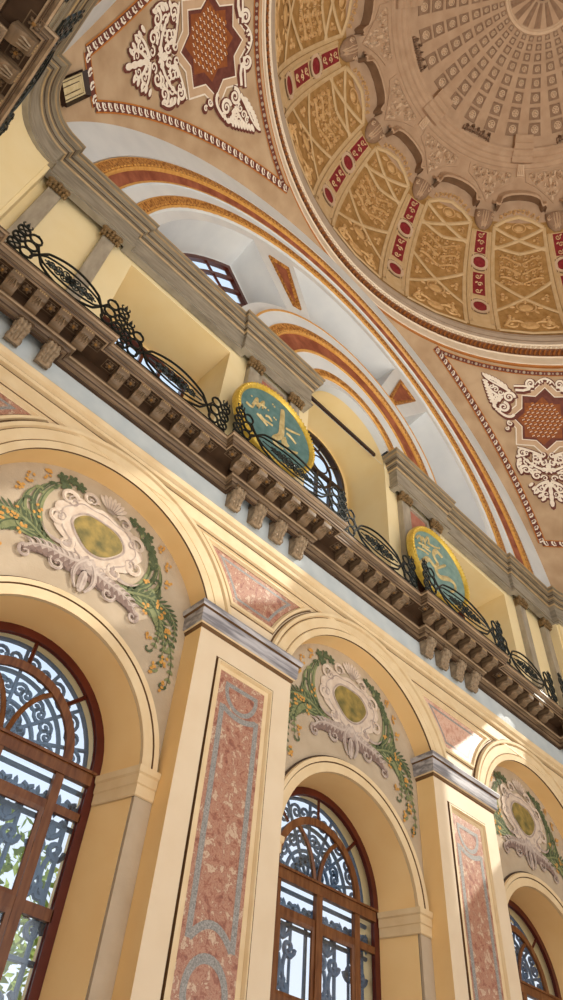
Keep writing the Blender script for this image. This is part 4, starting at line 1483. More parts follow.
for d in MED:
    c, zc, R = d['c'], 1.767, 0.166
    A = (c, 0.985, zc)
    t = thing('calligraphy_roundel', d['lab'], 'roundel', A, 'calligraphy roundels on the gallery')
    f = flat(0.984, c, zc)
    m = MB()
    n = 56
    m.grid([[(c + r * cos(2 * pi * i / n), y, zc + r * sin(2 * pi * i / n)) for i in range(n)] for r, y in ((0.158, 1.0), (0.146, 0.987), (0.146, 0.9845))], close_u=True)
    m.face([(c + 0.1462 * cos(2 * pi * i / n), 0.9845, zc + 0.1462 * sin(2 * pi * i / n)) for i in range(n)])
    m.face([(c + 0.16 * cos(2 * pi * i / n), 1.0, zc + 0.16 * sin(2 * pi * i / n)) for i in range(n)])
    m.build('painted_disc', M[d['mat']], t, A)
    m = MB()
    m.grid([[(c + r * cos(2 * pi * i / n), y, zc + r * sin(2 * pi * i / n)) for i in range(n)] for r, y in ((0.166, 1.0), (0.1665, 0.985), (0.164, 0.979), (0.156, 0.974), (0.149, 0.978), (0.1455, 0.984), (0.1455, 0.988))], close_u=True)
    rim = m.build('gilt_rim', M['gilt_rim'], t, A)
    m = MB()
    for k in range(72):
        a = 2 * pi * k / 72
        m.blob(flat(0.9755, c, zc), (0.1575 * cos(a), 0.1575 * sin(a)), 0.0042, 0.006, 0, 0.0035, 6, a + pi / 2)
    m.build('leaf_moulding', M['gilt_rim'], rim, A)
    m = MB()
    for P, w_ in d['strokes']:
        m.ribbon(f, smooth_line(P), lambda q: 1.7 * w_ * (0.55 + 0.6 * sin(pi * min(1, q + 0.15))), 0.0005, 0.0050)
    for P in d['fine']:
        m.ribbon(f, smooth_line(list(P)), lambda q: 0.0115 - 0.004 * q, 0.0005, 0.0042)
    for p in d['dots']:
        m.blob(f, p, 0.004, 0.004, 0.0005, 0.003, 6)
    m.build('gold_script', M['script'], t, A)

# windows behind the niches and behind the central arch
wn = 4
for bi in (0, 2):
    c = BAY[bi]
    A = (c, Y_BACK, 1.5)
    t = bpy.data.objects.new('window_%d' % wn, None)
    wn += 1
    COL.objects.link(t)
    t.location = W(*A)
    structure(t)
    m = MB()
    m.plate(door_outline(c, 0.18, 1.463, 2.062), [door_outline(c, 0.168, 1.475, 2.05)], Y_BACK - 0.004, Y_BACK + 0.02)
    m.build('frame', M['wood_dark'], t, A)
    for x in (-0.075, 0, 0.075):
        m = MB()
        m.box(c + x - 0.006, c + x + 0.006, Y_BACK, Y_BACK + 0.015, 1.47, 2.052)
        m.build('mullion', M['wood_dark'], t, A)
    for z in (1.66, 1.86, 1.965):
        m = MB()
        m.box(c - 0.17, c + 0.17, Y_BACK - 0.001, Y_BACK + 0.015, z - 0.006, z + 0.006)
        m.build('rail', M['wood_dark'], t, A)
    m = MB()
    m.plate(door_outline(c, 0.17, 1.47, 2.05), [], Y_BACK + 0.008, Y_BACK + 0.009, back=False, edges=False)
    m.build('pane', M['glass'], t, A)

c = 1.2
A = (c, Y_BACK, 1.5)
t = structure(bpy.data.objects.new('window_%d' % wn, None))
wn += 1
COL.objects.link(t)
t.location = W(*A)
m = MB()
m.plate(half_loop(c, 0.192, 2.2, 1.463), [half_loop(c, 0.178, 2.2, 1.477)], Y_BACK - 0.004, Y_BACK + 0.02)
m.build('frame', M['black_wood'], t, A)
m = MB()
m.ring(lambda s, q, h: (c + s, Y_BACK - h, 2.2 + q), (0, 0), 0.105, 0.117, 0.002, 32)
m.tube([(c + 0.111 * sin(a), Y_BACK, 2.2 + 0.111 * cos(a)) for a in [pi * (q / 20 - 0.5) for q in range(21)]], 0.006, 5)
m.build('inner_arch_bar', M['black_wood'], t, A)
for d in (-54, -18, 18, 54):
    q = d * D2
    m = MB()
    m.tube([(c + r * sin(q), Y_BACK + 0.004, 2.2 + r * cos(q)) for r in (0.112, 0.182)], 0.0045, 4)
    m.build('radial_bar', M['black_wood'], t, A)
m = MB()
for a in (-1, 1):
    m.tube([(c + a * 0.05 + 0.043 * cos(q), Y_BACK + 0.003, 2.245 + 0.043 * sin(q)) for q in [2 * pi * k / 20 for k in range(20)]], 0.004, 4, closed=True)
m.build('ring_tracery', M['black_wood'], t, A)
for z in (2.195, 2.03, 1.86, 1.68):
    m = MB()
    m.box(c - 0.18, c + 0.18, Y_BACK - 0.001, Y_BACK + 0.015, z - 0.007, z + 0.007)
    m.build('rail', M['black_wood'], t, A)
for x in (-0.11, -0.037, 0.037, 0.11):
    m = MB()
    m.box(c + x - 0.005, c + x + 0.005, Y_BACK, Y_BACK + 0.014, 1.47, 2.195)
    m.build('mullion', M['black_wood'], t, A)
m = MB()
m.plate(half_loop(c, 0.179, 2.2, 1.477), [], Y_BACK + 0.008, Y_BACK + 0.009, back=False, edges=False)
m.build('pane', M['glass'], t, A)

# dark tie beam across the central arch
m = MB()
m.box(1.012, 1.388, 1.0725, 1.084, 2.283, 2.298, 0.0015)
tag(m.build('tie_beam', M['black_wood'], None, (1.2, 1.068, 2.29)), 'dark brown tie beam spanning the central gallery arch', 'beam')

# ================================================================ GREAT ARCH AND LUNETTE ORNAMENT
def level_arc(zc, r, y, n=60, zcut=2.282):
    a = acos(max(-1.0, min(1.0, (zcut - zc) / r)))
    return [(p[0], y, p[1]) for p in arc(1.2, zc, r, -a, a, n)]


def arch_band(name, mats, prof, anchor, parent, n=60, zcut=2.282):
    """prof = (zc, r, y[, material]) from the outside in"""
    mb = MB()
    rows = [level_arc(p[0], p[1], p[2], n, zcut) for p in prof]
    for k in range(len(rows) - 1):
        if len(prof[k]) > 3:
            mb.cur = prof[k][3]
        mb.grid([rows[k], rows[k + 1]])
    return mb.build(name, mats, parent, anchor)


def arch_beads(mb, zc, r, y, n, zcut=2.29, rx=0.004, rz=0.007):
    a = acos((zcut - zc) / r)
    for k in range(n):
        q = -a + 2 * a * (k + 0.5) / n
        mb.blob(lambda s, t, h: (1.2 + s, y - h, zc + t), (r * sin(q), r * cos(q)), rx, rz, 0, 0.004, 6, -q + pi / 2)


for nm, a in (('front', 0.0), ('left', pi / 2), ('right', -pi / 2)):
    A = (1.2, 1.03, 2.3)
    lab = {'front': 'great gilt and red arch band spanning the whole lunette', 'left': 'gilt and red arch band of the left side wall, at the upper left edge', 'right': 'gilt and red arch band of the right side wall, at the right edge'}[nm]
    if nm == 'right':
        continue
    t = thing('great_arch_band', lab, 'arch band', A, 'great arch bands')
    arch_band('gold_band', [M['gold'], M['gold_line']], [(2.145, 1.272, 1.030, 1), (2.145, 1.268, 1.010, 1), (2.146, 1.262, 1.008, 0), (2.15, 1.226, 1.010, 1), (2.152, 1.220, 1.014, 1), (2.152, 1.217, 1.022, 1)], A, t)
    arch_band('red_band', M['red_stucco'], [(2.152, 1.219, 1.020), (2.18, 1.172, 1.034)], A, t)
    arch_band('thin_gold_line', M['gold_line'], [(2.18, 1.1725, 1.038), (2.18, 1.171, 1.030), (2.18, 1.164, 1.030), (2.18, 1.163, 1.038)], A, t)
    arch_band('inner_gold_band', [M['gold'], M['gold_line']], [(2.225, 1.097, 1.0594, 1), (2.225, 1.094, 1.038, 1), (2.226, 1.088, 1.036, 0), (2.233, 1.052, 1.042, 1), (2.235, 1.047, 1.047, 1), (2.235, 1.045, 1.0594, 1)], A, t)
    if nm == 'front':
        m = MB()
        arch_beads(m, 2.149, 1.232, 1.0095, 150)
        arch_beads(m, 2.232, 1.059, 1.041, 130, rx=0.003, rz=0.0055)
        m.build('bead_moulding', M['gold_line'], t, A)['kind'] = 'stuff'
    put(t, A, a)

# archivolt of the central gallery arch
A = (1.2, 1.05, 2.3)
t = thing('central_arch_band', 'grey, gilt and red arch bands round the central gallery arch', 'arch band', A)
arch_band('white_outer_ring', M['white'], [(2.225, 0.553, 1.0595), (2.225, 0.553, 1.0240), (2.20, 0.502, 1.0240)], A, t, 48)
arch_band('gold_band', [M['gold'], M['gold_line']], [(2.225, 0.556, 1.0595, 1), (2.225, 0.556, 1.0220, 1), (2.225, 0.548, 1.0220, 1), (2.225, 0.547, 1.0250, 1)], A, t, 48)
arch_band('gold_moulding', [M['gold'], M['gold_line']], [(2.20, 0.503, 1.0260, 1), (2.20, 0.500, 1.0180, 1), (2.20, 0.496, 1.0160, 0), (2.205, 0.458, 1.0160, 1), (2.205, 0.454, 1.0200, 1), (2.205, 0.453, 1.0280, 1)], A, t, 48)
arch_band('red_band', M['red_stucco'], [(2.205, 0.454, 1.0260), (2.215, 0.372, 1.0280)], A, t, 48)
arch_band('thin_gold_line', M['gold_line'], [(2.215, 0.374, 1.0300), (2.215, 0.373, 1.0220), (2.215, 0.365, 1.0220), (2.215, 0.364, 1.0300)], A, t, 48)
arch_band('white_inner_ring', M['white'], [(2.215, 0.3655, 1.0280), (2.22, 0.282, 1.0300), (2.22, 0.282, 1.0360)], A, t, 48)
arch_band('inner_gold_moulding', [M['gold'], M['gold_line']], [(2.22, 0.283, 1.0340, 1), (2.22, 0.281, 1.0250, 0), (2.22, 0.248, 1.0250, 1), (2.22, 0.244, 1.0300, 1), (2.22, 0.243, 1.0360, 1)], A, t, 48)
arch_band('white_reveal', M['white'], [(2.22, 0.2445, 1.0340), (2.195, 0.2172, 1.0220), (2.195, 0.217, 1.0695)], A, t, 48)
m = MB()
arch_beads(m, 2.2045, 0.462, 1.016, 70, rx=0.0035, rz=0.006)
m.build('bead_moulding', M['gold_line'], t, A)['kind'] = 'stuff'

# gilt coffers on the two piers between the fan windows
for sg in (-1, 1):
    am = 28.9 * D2
    A = (1.2, Y_LUN, ZL)
    t = thing('gilt_coffer', 'trapezoid gilt coffer on the white pier %s of the central arch' % ('left', 'right')[sg > 0], 'coffer', A, 'trapezoid coffers on the lunette piers')

    def trap(ins):
        # wide at the top, narrow at the foot, in polar coordinates round the arch centre
        a0, a1 = 4.6 * D2, 3.4 * D2
        r1, r0 = 0.935 - ins, 0.655 + ins * 2.2
        w1, w0 = 0.066 - ins, 0.026 - ins * 0.9
        P = []
        for r, w_ in ((r0, -w0), (r1, -w1), (r1, w1), (r0, w0)):
            x, z = w_, r
            P.append((1.2 + sg * (x * cos(am) + z * sin(am)), ZL + z * cos(am) - x * sin(am)))
        return P
    m = MB()
    pr = [(0.0, 1.0595), (0.0, 1.052), (0.006, 1.050), (0.010, 1.053), (0.018, 1.0590)]
    rows = [[(p[0], y, p[1]) for p in trap(i)] for i, y in pr]
    m.grid(rows, close_u=True)
    m.build('gilt_frame', M['gold'], t, A)
    m = MB()
    m.face([(p[0], 1.0588, p[1]) for p in trap(0.0165)])
    m.build('red_field', M['red_stucco'], t, A)

# fan windows in the lunette recesses
for (a0, a1), lab in zip(FANS, ('left', 'mid', 'right')):
    A = (1.2, Y_LB, ZL)
    t = structure(bpy.data.objects.new('window_%d' % wn, None))
    wn += 1
    COL.objects.link(t)
    t.location = W(*A)
    q0, q1 = (a0 + 1.9) * D2, (a1 - 1.9) * D2
    m = MB()
    m.plate(fan(a0 * D2 + 0.03, a1 * D2 - 0.03, 0.645, 0.965), [fan(a0 * D2 + 0.055, a1 * D2 - 0.055, 0.665, 0.945)], Y_LB - 0.003, Y_LB + 0.016)
    m.build('frame', M['wood_dark'], t, A)
    for k in range(1, 4):
        r = 0.655 + k * 0.0775
        m = MB()
        m.plate(fan(q0, q1, r - 0.007, r + 0.007), [], Y_LB, Y_LB + 0.014)
        m.build('curved_bar', M['wood_dark'], t, A)
    nb = 5
    for k in range(1, nb):
        q = q0 + (q1 - q0) * k / nb
        m = MB()
        m.tube([(1.2 + r * sin(q), Y_LB + 0.006, ZL + r * cos(q)) for r in (0.655, 0.955)], 0.0065, 4)
        m.build('radial_bar', M['wood_dark'], t, A)
    m = MB()
    m.plate(fan(q0, q1, 0.65, 0.96), [], Y_LB + 0.008, Y_LB + 0.009, back=False, edges=False)
    m.build('pane', M['glass'], t, A)

# ================================================================ PENDENTIVES: borders, stars, scrolls
EL0 = 35.0 * D2


def pen(az_mid):
    """local drawing plane on a pendentive: s sideways, t up from the star centre"""
    def f(s, t, h):
        el = EL0 + t / PR
        r = PR * cos(EL0 + t * 0.55 / PR)
        return sph(az_mid + s / r, el, 0.003 + h)
    return f


STAR = lambda R, k=0.765, rot=0.0: [(R * (1 if i % 2 == 0 else k) * sin(i * pi / 8 + rot), R * (1 if i % 2 == 0 else k) * cos(i * pi / 8 + rot)) for i in range(16)]


def star_ring(mb, f, R0, R1, h0, h1=None):
    A_, B_ = STAR(R0), STAR(R1)
    mb.grid([[f(p[0], p[1], h0) for p in A_], [f(p[0], p[1], h0 if h1 is None else h1) for p in B_]], close_u=True)


def fill(mb, f, P, h, c=(0, 0)):
    n = len(P)
    mb.grid([[f(c[0] + (p[0] - c[0]) * k, c[1] + (p[1] - c[1]) * k, h) for p in P] for k in (1.0, 0.66, 0.33, 0.02)], close_u=True)


for az, lab in ((-45, 'left'), (45, 'right')):
    f = pen(az * D2)
    A = (CX, CY, 3.2)
    # --- star panel
    t = thing('painted_star', 'eight-pointed red-brown star painted on the %s pendentive' % lab, 'painted star', A, 'painted stars of the pendentives')
    m = MB()
    star_ring(m, f, 0.224, 0.180, 0.0006)
    m.build('tan_border', M['pend_ground'], t, A)
    m = MB()
    star_ring(m, f, 0.228, 0.219, 0.0016, 0.0016)
    star_ring(m, f, 0.182, 0.175, 0.0016, 0.0016)
    m.build('white_outline', M['pend_white'], t, A)
    m = MB()
    fill(m, f, STAR(0.177), 0.0006)
    m.build('maroon_field', M['pend_dark'], t, A)
    m = MB()
    sh = (-0.014, -0.012)
    P = [(p[0] * 0.80 + sh[0], p[1] * 0.80 + sh[1]) for p in STAR(0.172)]
    fill(m, f, P, 0.0012, sh)
    m.build('red_brown_ground', M['star_brown'], t, A)
    m = MB()
    m2 = MB()
    for i in range(-5, 6):
        for j in range(-5, 6):
            x, z = (i + 0.5 * (j % 2)) * 0.026 + sh[0], j * 0.022 + sh[1]
            if math.hypot(x - sh[0], z - sh[1]) < 0.108:
                m.ribbon(f, [(x - 0.006, z - 0.005), (x - 0.001, z + 0.002), (x + 0.002, z - 0.001), (x + 0.006, z + 0.005)], 0.0035, 0.0018)
                m2.ribbon(f, [(x - 0.010, z + 0.009), (x + 0.004, z + 0.012)], 0.006, 0.0016)
    q = m.build('white_diaper', M['pend_white'], t, A)
    q['kind'] = 'stuff'
    q = m2.build('orange_diaper', M['pend_orange'], t, A)
    q['kind'] = 'stuff'

    # --- scrollwork: shadow in maroon, strokes in white, mirrored about the meridian
    def scrollwork(label, items, blobs, name):
        tt = thing(name, label, 'painted scrollwork', A, 'painted scrollwork round the stars')
        ms, mw = MB(), MB()
        for P, w_ in items:
            ms.ribbon(f, [(p[0] + 0.004, p[1] - 0.005) for p in P], lambda q: w_(q) * 1.9 + 0.011, 0.0026)
            mw.ribbon(f, P, lambda q: w_(q) * 1.25, 0.0034, 0.0050)
        for (c_, rx, ry, ro) in blobs:
            ms.blob(f, (c_[0] + 0.003, c_[1] - 0.004), rx * 1.6, ry * 1.9, 0.0026, 0.0027, 8, ro)
            mw.blob(f, c_, rx * 1.15, ry * 1.2, 0.0034, 0.0050, 8, ro)
        ms.build('maroon_shadow', M['pend_dark'], tt, A)
        mw.build('white_scrolls', M['pend_white'], tt, A)
    tp = lambda a, b=0.35: (lambda q: a * (1 - (1 - b) * q))
    # foot cartouche
    it, bl = [], []
    for sx in (-1, 1):
        X = lambda P: [(sx * p[0], p[1]) for p in P]
        it += [(X(spiral((0.128, -0.205), 0.026, 2.2, 1.5, -1)), tp(0.011)), (X(spiral((0.060, -0.235), 0.030, 1.0, 1.5, 1)), tp(0.011)),
               (X(bez((0.0, -0.30), (0.05, -0.29), (0.09, -0.27), (0.125, -0.230))), tp(0.012, 0.7)), (X(bez((0.02, -0.22), (0.05, -0.20), (0.10, -0.18), (0.155, -0.175))), tp(0.011, 0.6)),
               (X(spiral((0.115, -0.300), 0.024, 0.5, 1.4, 1)), tp(0.011)), (X(spiral((0.062, -0.330), 0.026, 2.5, 1.4, -1)), tp(0.011)),
               (X(bez((0.005, -0.36), (0.05, -0.37), (0.085, -0.40), (0.082, -0.44))), tp(0.013)), (X(bez((0.0, -0.37), (0.03, -0.40), (0.05, -0.43), (0.040, -0.475))), tp(0.013)),
               (X(spiral((0.045, -0.405), 0.020, 0, 1.3, -1)), tp(0.010)), (X(bez((0.135, -0.245), (0.165, -0.25), (0.165, -0.30), (0.135, -0.325))), tp(0.011))]
        for k in range(5):
            bl.append(((sx * (0.150 - k * 0.003), -0.225 - k * 0.022), 0.014, 0.007, sx * (-0.5 - 0.2 * k)))
            bl.append(((sx * (0.095 - 0.014 * k), -0.385 - 0.020 * k), 0.014, 0.007, sx * (-0.8)))
        for k in range(4):
            bl.append(((sx * (0.028 + 0.006 * k), -0.262 + 0.016 * k), 0.011, 0.006, sx * 0.9))
            bl.append(((sx * 0.088, -0.262 - k * 0.018), 0.010, 0.006, sx * 0.3 * k))
    for k in range(4):
        bl.append(((0, -0.385 - 0.034 * k), 0.010, 0.019, 0))
    bl.append(((0, -0.275), 0.012, 0.018, 0))
    for j in range(6):
        t0 = -0.205 - j * 0.046
        wmax = 0.150 - j * 0.022
        nx = max(1, int(wmax / 0.042))
        for i in range(nx):
            x = 0.024 + i * 0.042
            for sx in (-1, 1):
                it.append(([(sx * p[0], p[1]) for p in spiral((x, t0 - 0.010 * (i % 2)), 0.0185, 1.3 * i + 2.1 * j, 1.25, 1 if (i + j) % 2 else -1, 14)], tp(0.0075)))
    scrollwork('white painted scroll cartouche hanging under the %s star' % lab, it, bl, 'foot_scrollwork')
    # shoulder scrolls, one on each side of the star
    for sx, side in ((-1, 'left'), (1, 'right')):
        X = lambda P: [(sx * p[0], p[1]) for p in P]
        it = [(X(spiral((0.205, 0.128), 0.034, pi, 1.7, -1, 26)), tp(0.013)), (X(spiral((0.235, 0.060), 0.032, pi / 2, 1.6, 1, 24)), tp(0.013)),
              (X(bez((0.175, 0.02), (0.20, -0.03), (0.29, 0.03), (0.305, 0.10))), tp(0.013, 0.6)), (X(bez((0.20, 0.165), (0.26, 0.20), (0.32, 0.205), (0.360, 0.235))), tp(0.013)),
              (X(bez((0.24, 0.12), (0.29, 0.13), (0.33, 0.16), (0.352, 0.21))), tp(0.012)), (X(spiral((0.300, 0.125), 0.022, 0, 1.4, 1)), tp(0.011)),
              (X(spiral((0.196, -0.040), 0.016, 1, 1.3, -1)), tp(0.008)), (X(spiral((0.214, -0.076), 0.012, 2, 1.3, 1)), tp(0.007))]
        bl = []
        for k in range(8):
            u = k / 7
            bl.append(((sx * (0.225 + 0.130 * u), 0.190 + 0.050 * u + 0.010 * sin(pi * u)), 0.018, 0.008, sx * (1.1 - 0.5 * u)))
            bl.append(((sx * (0.300 + 0.050 * u), 0.085 + 0.120 * u), 0.016, 0.008, sx * (-0.3 + 0.5 * u)))
        for (x, z, r, a0) in ((0.285, 0.165, 0.018, 1), (0.310, 0.180, 0.014, 2), (0.255, 0.150, 0.018, 3), (0.262, 0.030, 0.016, 0), (0.285, 0.060, 0.014, 4)):
            it.append((X(spiral((x, z), r, a0, 1.3, 1, 14)), tp(0.008)))
        for k in range(6):
            a = 0.2 + k * 0.33
            bl.append(((sx * (0.262 + 0.030 * cos(a)), 0.070 + 0.040 * sin(a)), 0.017, 0.0055, sx * a))
        it = [([(p[0] * 0.97, p[1] * 0.88 - 0.006) for p in P_], w_) for P_, w_ in it]
        bl = [((c_[0] * 0.97, c_[1] * 0.88 - 0.006), a_, b_ * 0.9, r_) for c_, a_, b_, r_ in bl]
        scrollwork('white painted shoulder scroll on the %s side of the %s star' % (side, lab), it, bl, 'shoulder_scrollwork')
    # crest between star and ring
    it, bl = [], []
    for sx in (-1, 1):
        X = lambda P: [(sx * p[0], p[1]) for p in P]
        it += [(X(spiral((0.080, 0.222), 0.028, -pi / 2, 1.7, 1, 24)), tp(0.012)), (X([(0.085, 0.192), (0.12, 0.180), (0.165, 0.178)]), tp(0.012, 0.9)), (X([(0.06, 0.205), (0.12, 0.205), (0.175, 0.200)]), tp(0.009, 0.9)), (X(bez((0.0, 0.255), (0.025, 0.25), (0.045, 0.24), (0.055, 0.215))), tp(0.010))]
    for k in (-2, -1, 1, 2):
        bl.append(((k * 0.016, 0.250 - abs(k) * 0.008), 0.005, 0.010, -k * 0.3))
    it = [([(p[0], p[1] - 0.026) for p in P_], w_) for P_, w_ in it]
    bl = [((c_[0], c_[1] - 0.026), a_, b_, r_) for c_, a_, b_, r_ in bl]
    scrollwork('white painted crest scrolls above the %s star, below the dome ring' % lab, it, bl, 'crest_scrollwork')

    # --- border: egg-and-dart strip between orange lines following the arches, the ring and the foot
    def border_pts(side):
        """edge of the border in (azimuth, elevation): side -1 or 1 along an arch"""
        P = []
        for i in range(61):
            z = 2.61 + (3.470 - 2.61) * i / 60
            el = asin((z - PZ) / PR)
            r = PR * cos(el)
            dpl = 1.472 - 0.047 * (z - 2.61) / 0.86
            if r <= dpl:
                break
            off = pi / 4 - acos(dpl / r)
            P.append((az * D2 + side * off, el))
        return P
    tt = thing('border_strip', 'egg-and-dart border strip framing the %s pendentive' % lab, 'border strip', A, 'egg-and-dart borders of the pendentives')
    Lp, Rp = border_pts(-1), border_pts(1)
    zt = asin((3.462 - PZ) / PR)
    aL, aR = Lp[-1][0], Rp[-1][0]
    top = [(aL + (aR - aL) * i / 60, zt) for i in range(61)]
    zb_ = Lp[0][1]
    foot = [(Lp[0][0] + (Rp[0][0] - Lp[0][0]) * i / 8, zb_) for i in range(9)]
    for run, wd_, nm in ((Lp, 0.030, 'arch_side'), (Rp, 0.030, 'arch_side'), (top, 0.022, 'ring_side'), (foot, 0.030, 'foot_side')):
        if wd_ is None:
            continue
        # work in metres along the sphere: (az * r, el * R) with the local radius at each point
        P3 = [Vector(sph(a_, e_, 0.004)) for a_, e_ in run]
        N = len(P3)
        cen = Vector((CX, CY, PZ))
        m0, m1, m2 = MB(), MB(), MB()
        rows = {k: [] for k in (-1.35, -1.0, 1.0, 1.35)}
        dist = [0]
        for i in range(1, N):
            dist.append(dist[-1] + (P3[i] - P3[i - 1]).length)
        frames = []
        for i in range(N):
            tg = (P3[min(i + 1, N - 1)] - P3[max(i - 1, 0)]).normalized()
            nn_ = (cen - P3[i]).normalized()
            sd = tg.cross(nn_).normalized()
            frames.append((P3[i], tg, sd, nn_))
            for k in rows:
                rows[k].append(P3[i] + sd * (wd_ / 2 * k))
        m0.grid([rows[-1.35], rows[-1.0]])
        m0.grid([rows[1.0], rows[1.35]])
        m0.build(nm + '_lines', M['pend_orange'], tt, A)
        m1.grid([rows[-1.0], rows[1.0]])
        m1.build(nm + '_ground', M['pend_dark'], tt, A)
        step = 0.044 if nm == 'ring_side' else 0.036
        cnt = int(dist[-1] / step)
        j = 0
        for k in range(cnt):
            dk = (k + 0.5) * dist[-1] / cnt
            while dist[j + 1] < dk:
                j += 1
            u = (dk - dist[j]) / (dist[j + 1] - dist[j])
            p = frames[j][0].lerp(frames[j + 1][0], u)
            _, tg, sd, nn_ = frames[j]
            ff = lambda s, q, h: p + tg * s + sd * q + nn_ * h
            if nm == 'ring_side':
                m2.blob(ff, (0, 0), 0.009, 0.0085, 0.0005, 0.006, 9)
                m2.blob(ff, (0.0215, 0), 0.004, 0.006, 0.0005, 0.003, 6)
            else:
                m2.ribbon(ff, [(-0.010, -wd_ * 0.42), (-0.010, 0.0), (-0.001, wd_ * 0.36), (0.009, wd_ * 0.30)], lambda q: 0.0105 * (1 - 0.5 * q), 0.0005, 0.004)
                m2.ribbon(ff, [(0.001, -wd_ * 0.40), (0.004, -0.002), (0.009, wd_ * 0.12)], lambda q: 0.006 * (1 - 0.5 * q), 0.0005, 0.003)
        q = m2.build(nm + '_eggs', M['ring_grey' if nm == 'ring_side' else 'pend_white'], tt, A)
        q['kind'] = 'stuff'

# little square hatch at the foot of the left pendentive
f = pen(-45 * D2)
A = (CX, CY, 3.2)
t = thing('wall_hatch', 'small square stone hatch with dark frame at the foot of the left pendentive', 'hatch', A)
m = MB()
sq = lambda r, r2: [(-r, -0.68 - 0.0), (r, -0.68), (r, -0.68 + r2), (-r, -0.68 + r2)]
ho = [(-0.036, -0.930), (0.036, -0.930), (0.036, -0.762), (-0.036, -0.762)]
hi_ = [(-0.029, -0.930), (0.029, -0.930), (0.029, -0.774), (-0.029, -0.774)]
m.band(f, hi_, ho, 0.001)
m.band(lambda s, q, h: f(s, q, 0.018 if abs(s) > 0.033 else 0.001), hi_, ho, 0)
m.build('dark_frame', M['black_wood'], t, A)
m = MB()
fill(m, f, hi_, 0.004, (0, -0.84))
m.build('stone_slab', M['vellum'], t, A)
m = MB()
for r, tt_ in ((0.023, -0.785), (0.010, -0.80)):
    m.ribbon(f, [(-r, -0.915), (-r, tt_), (r, tt_), (r, -0.915)], 0.0022, 0.0055)
m.build('incised_lines', M['brown_dark'], t, A)

# ================================================================ DOME
VIS0, VIS1 = -68, 90
# rope and bead mouldings of the ring
m, m2 = MB(), MB()
n = 158
for k in range(n):
    a = VIS0 + (VIS1 - VIS0) * k / n
    da = (VIS1 - VIS0) / n
    R_ = lambda s, q, h: (CX + (1.510 - h) * sin((a + s / 1.51 / D2 * 1.0) * D2), CY + (1.510 - h) * cos((a + s / 1.51 / D2) * D2), q)
    da = radians(da) * 1.51
    m.ribbon(R_, [(-da * 0.42, 3.606), (0, 3.634), (da * 0.42, 3.662)], 0.013, 0.0, 0.009)
for k in range(146):
    a = VIS0 + (VIS1 - VIS0) * k / 146
    R_ = lambda s, q, h: (CX + (1.5055 - h) * sin((a + s) * D2), CY + (1.5055 - h) * cos((a + s) * D2), 3.688 + q)
    m2.blob(R_, (0, 0), 0.33, 0.010, 0, 0.009, 8)
    m2.blob(R_, (0.54, 0), 0.12, 0.010, 0, 0.006, 6)
A = (CX, CY, 3.6)
t = thing('ring_enrichment', 'carved rope and egg mouldings running round the dome ring', 'moulding', A)
q = m.build('rope_moulding', M['ring_orange'], t, A)
q['kind'] = 'stuff'
q = m2.build('egg_moulding', M['ring_cream'], t, A)
q['kind'] = 'stuff'


def dprot(fn, label, cat, group, name):
    pass


def dlocal(az, el, h=0.0):
    """dome point with azimuth measured from +Y, relative to the dome axis"""
    x, y, z = dom(az, el, h)
    return (x - CX, y - CY, z)


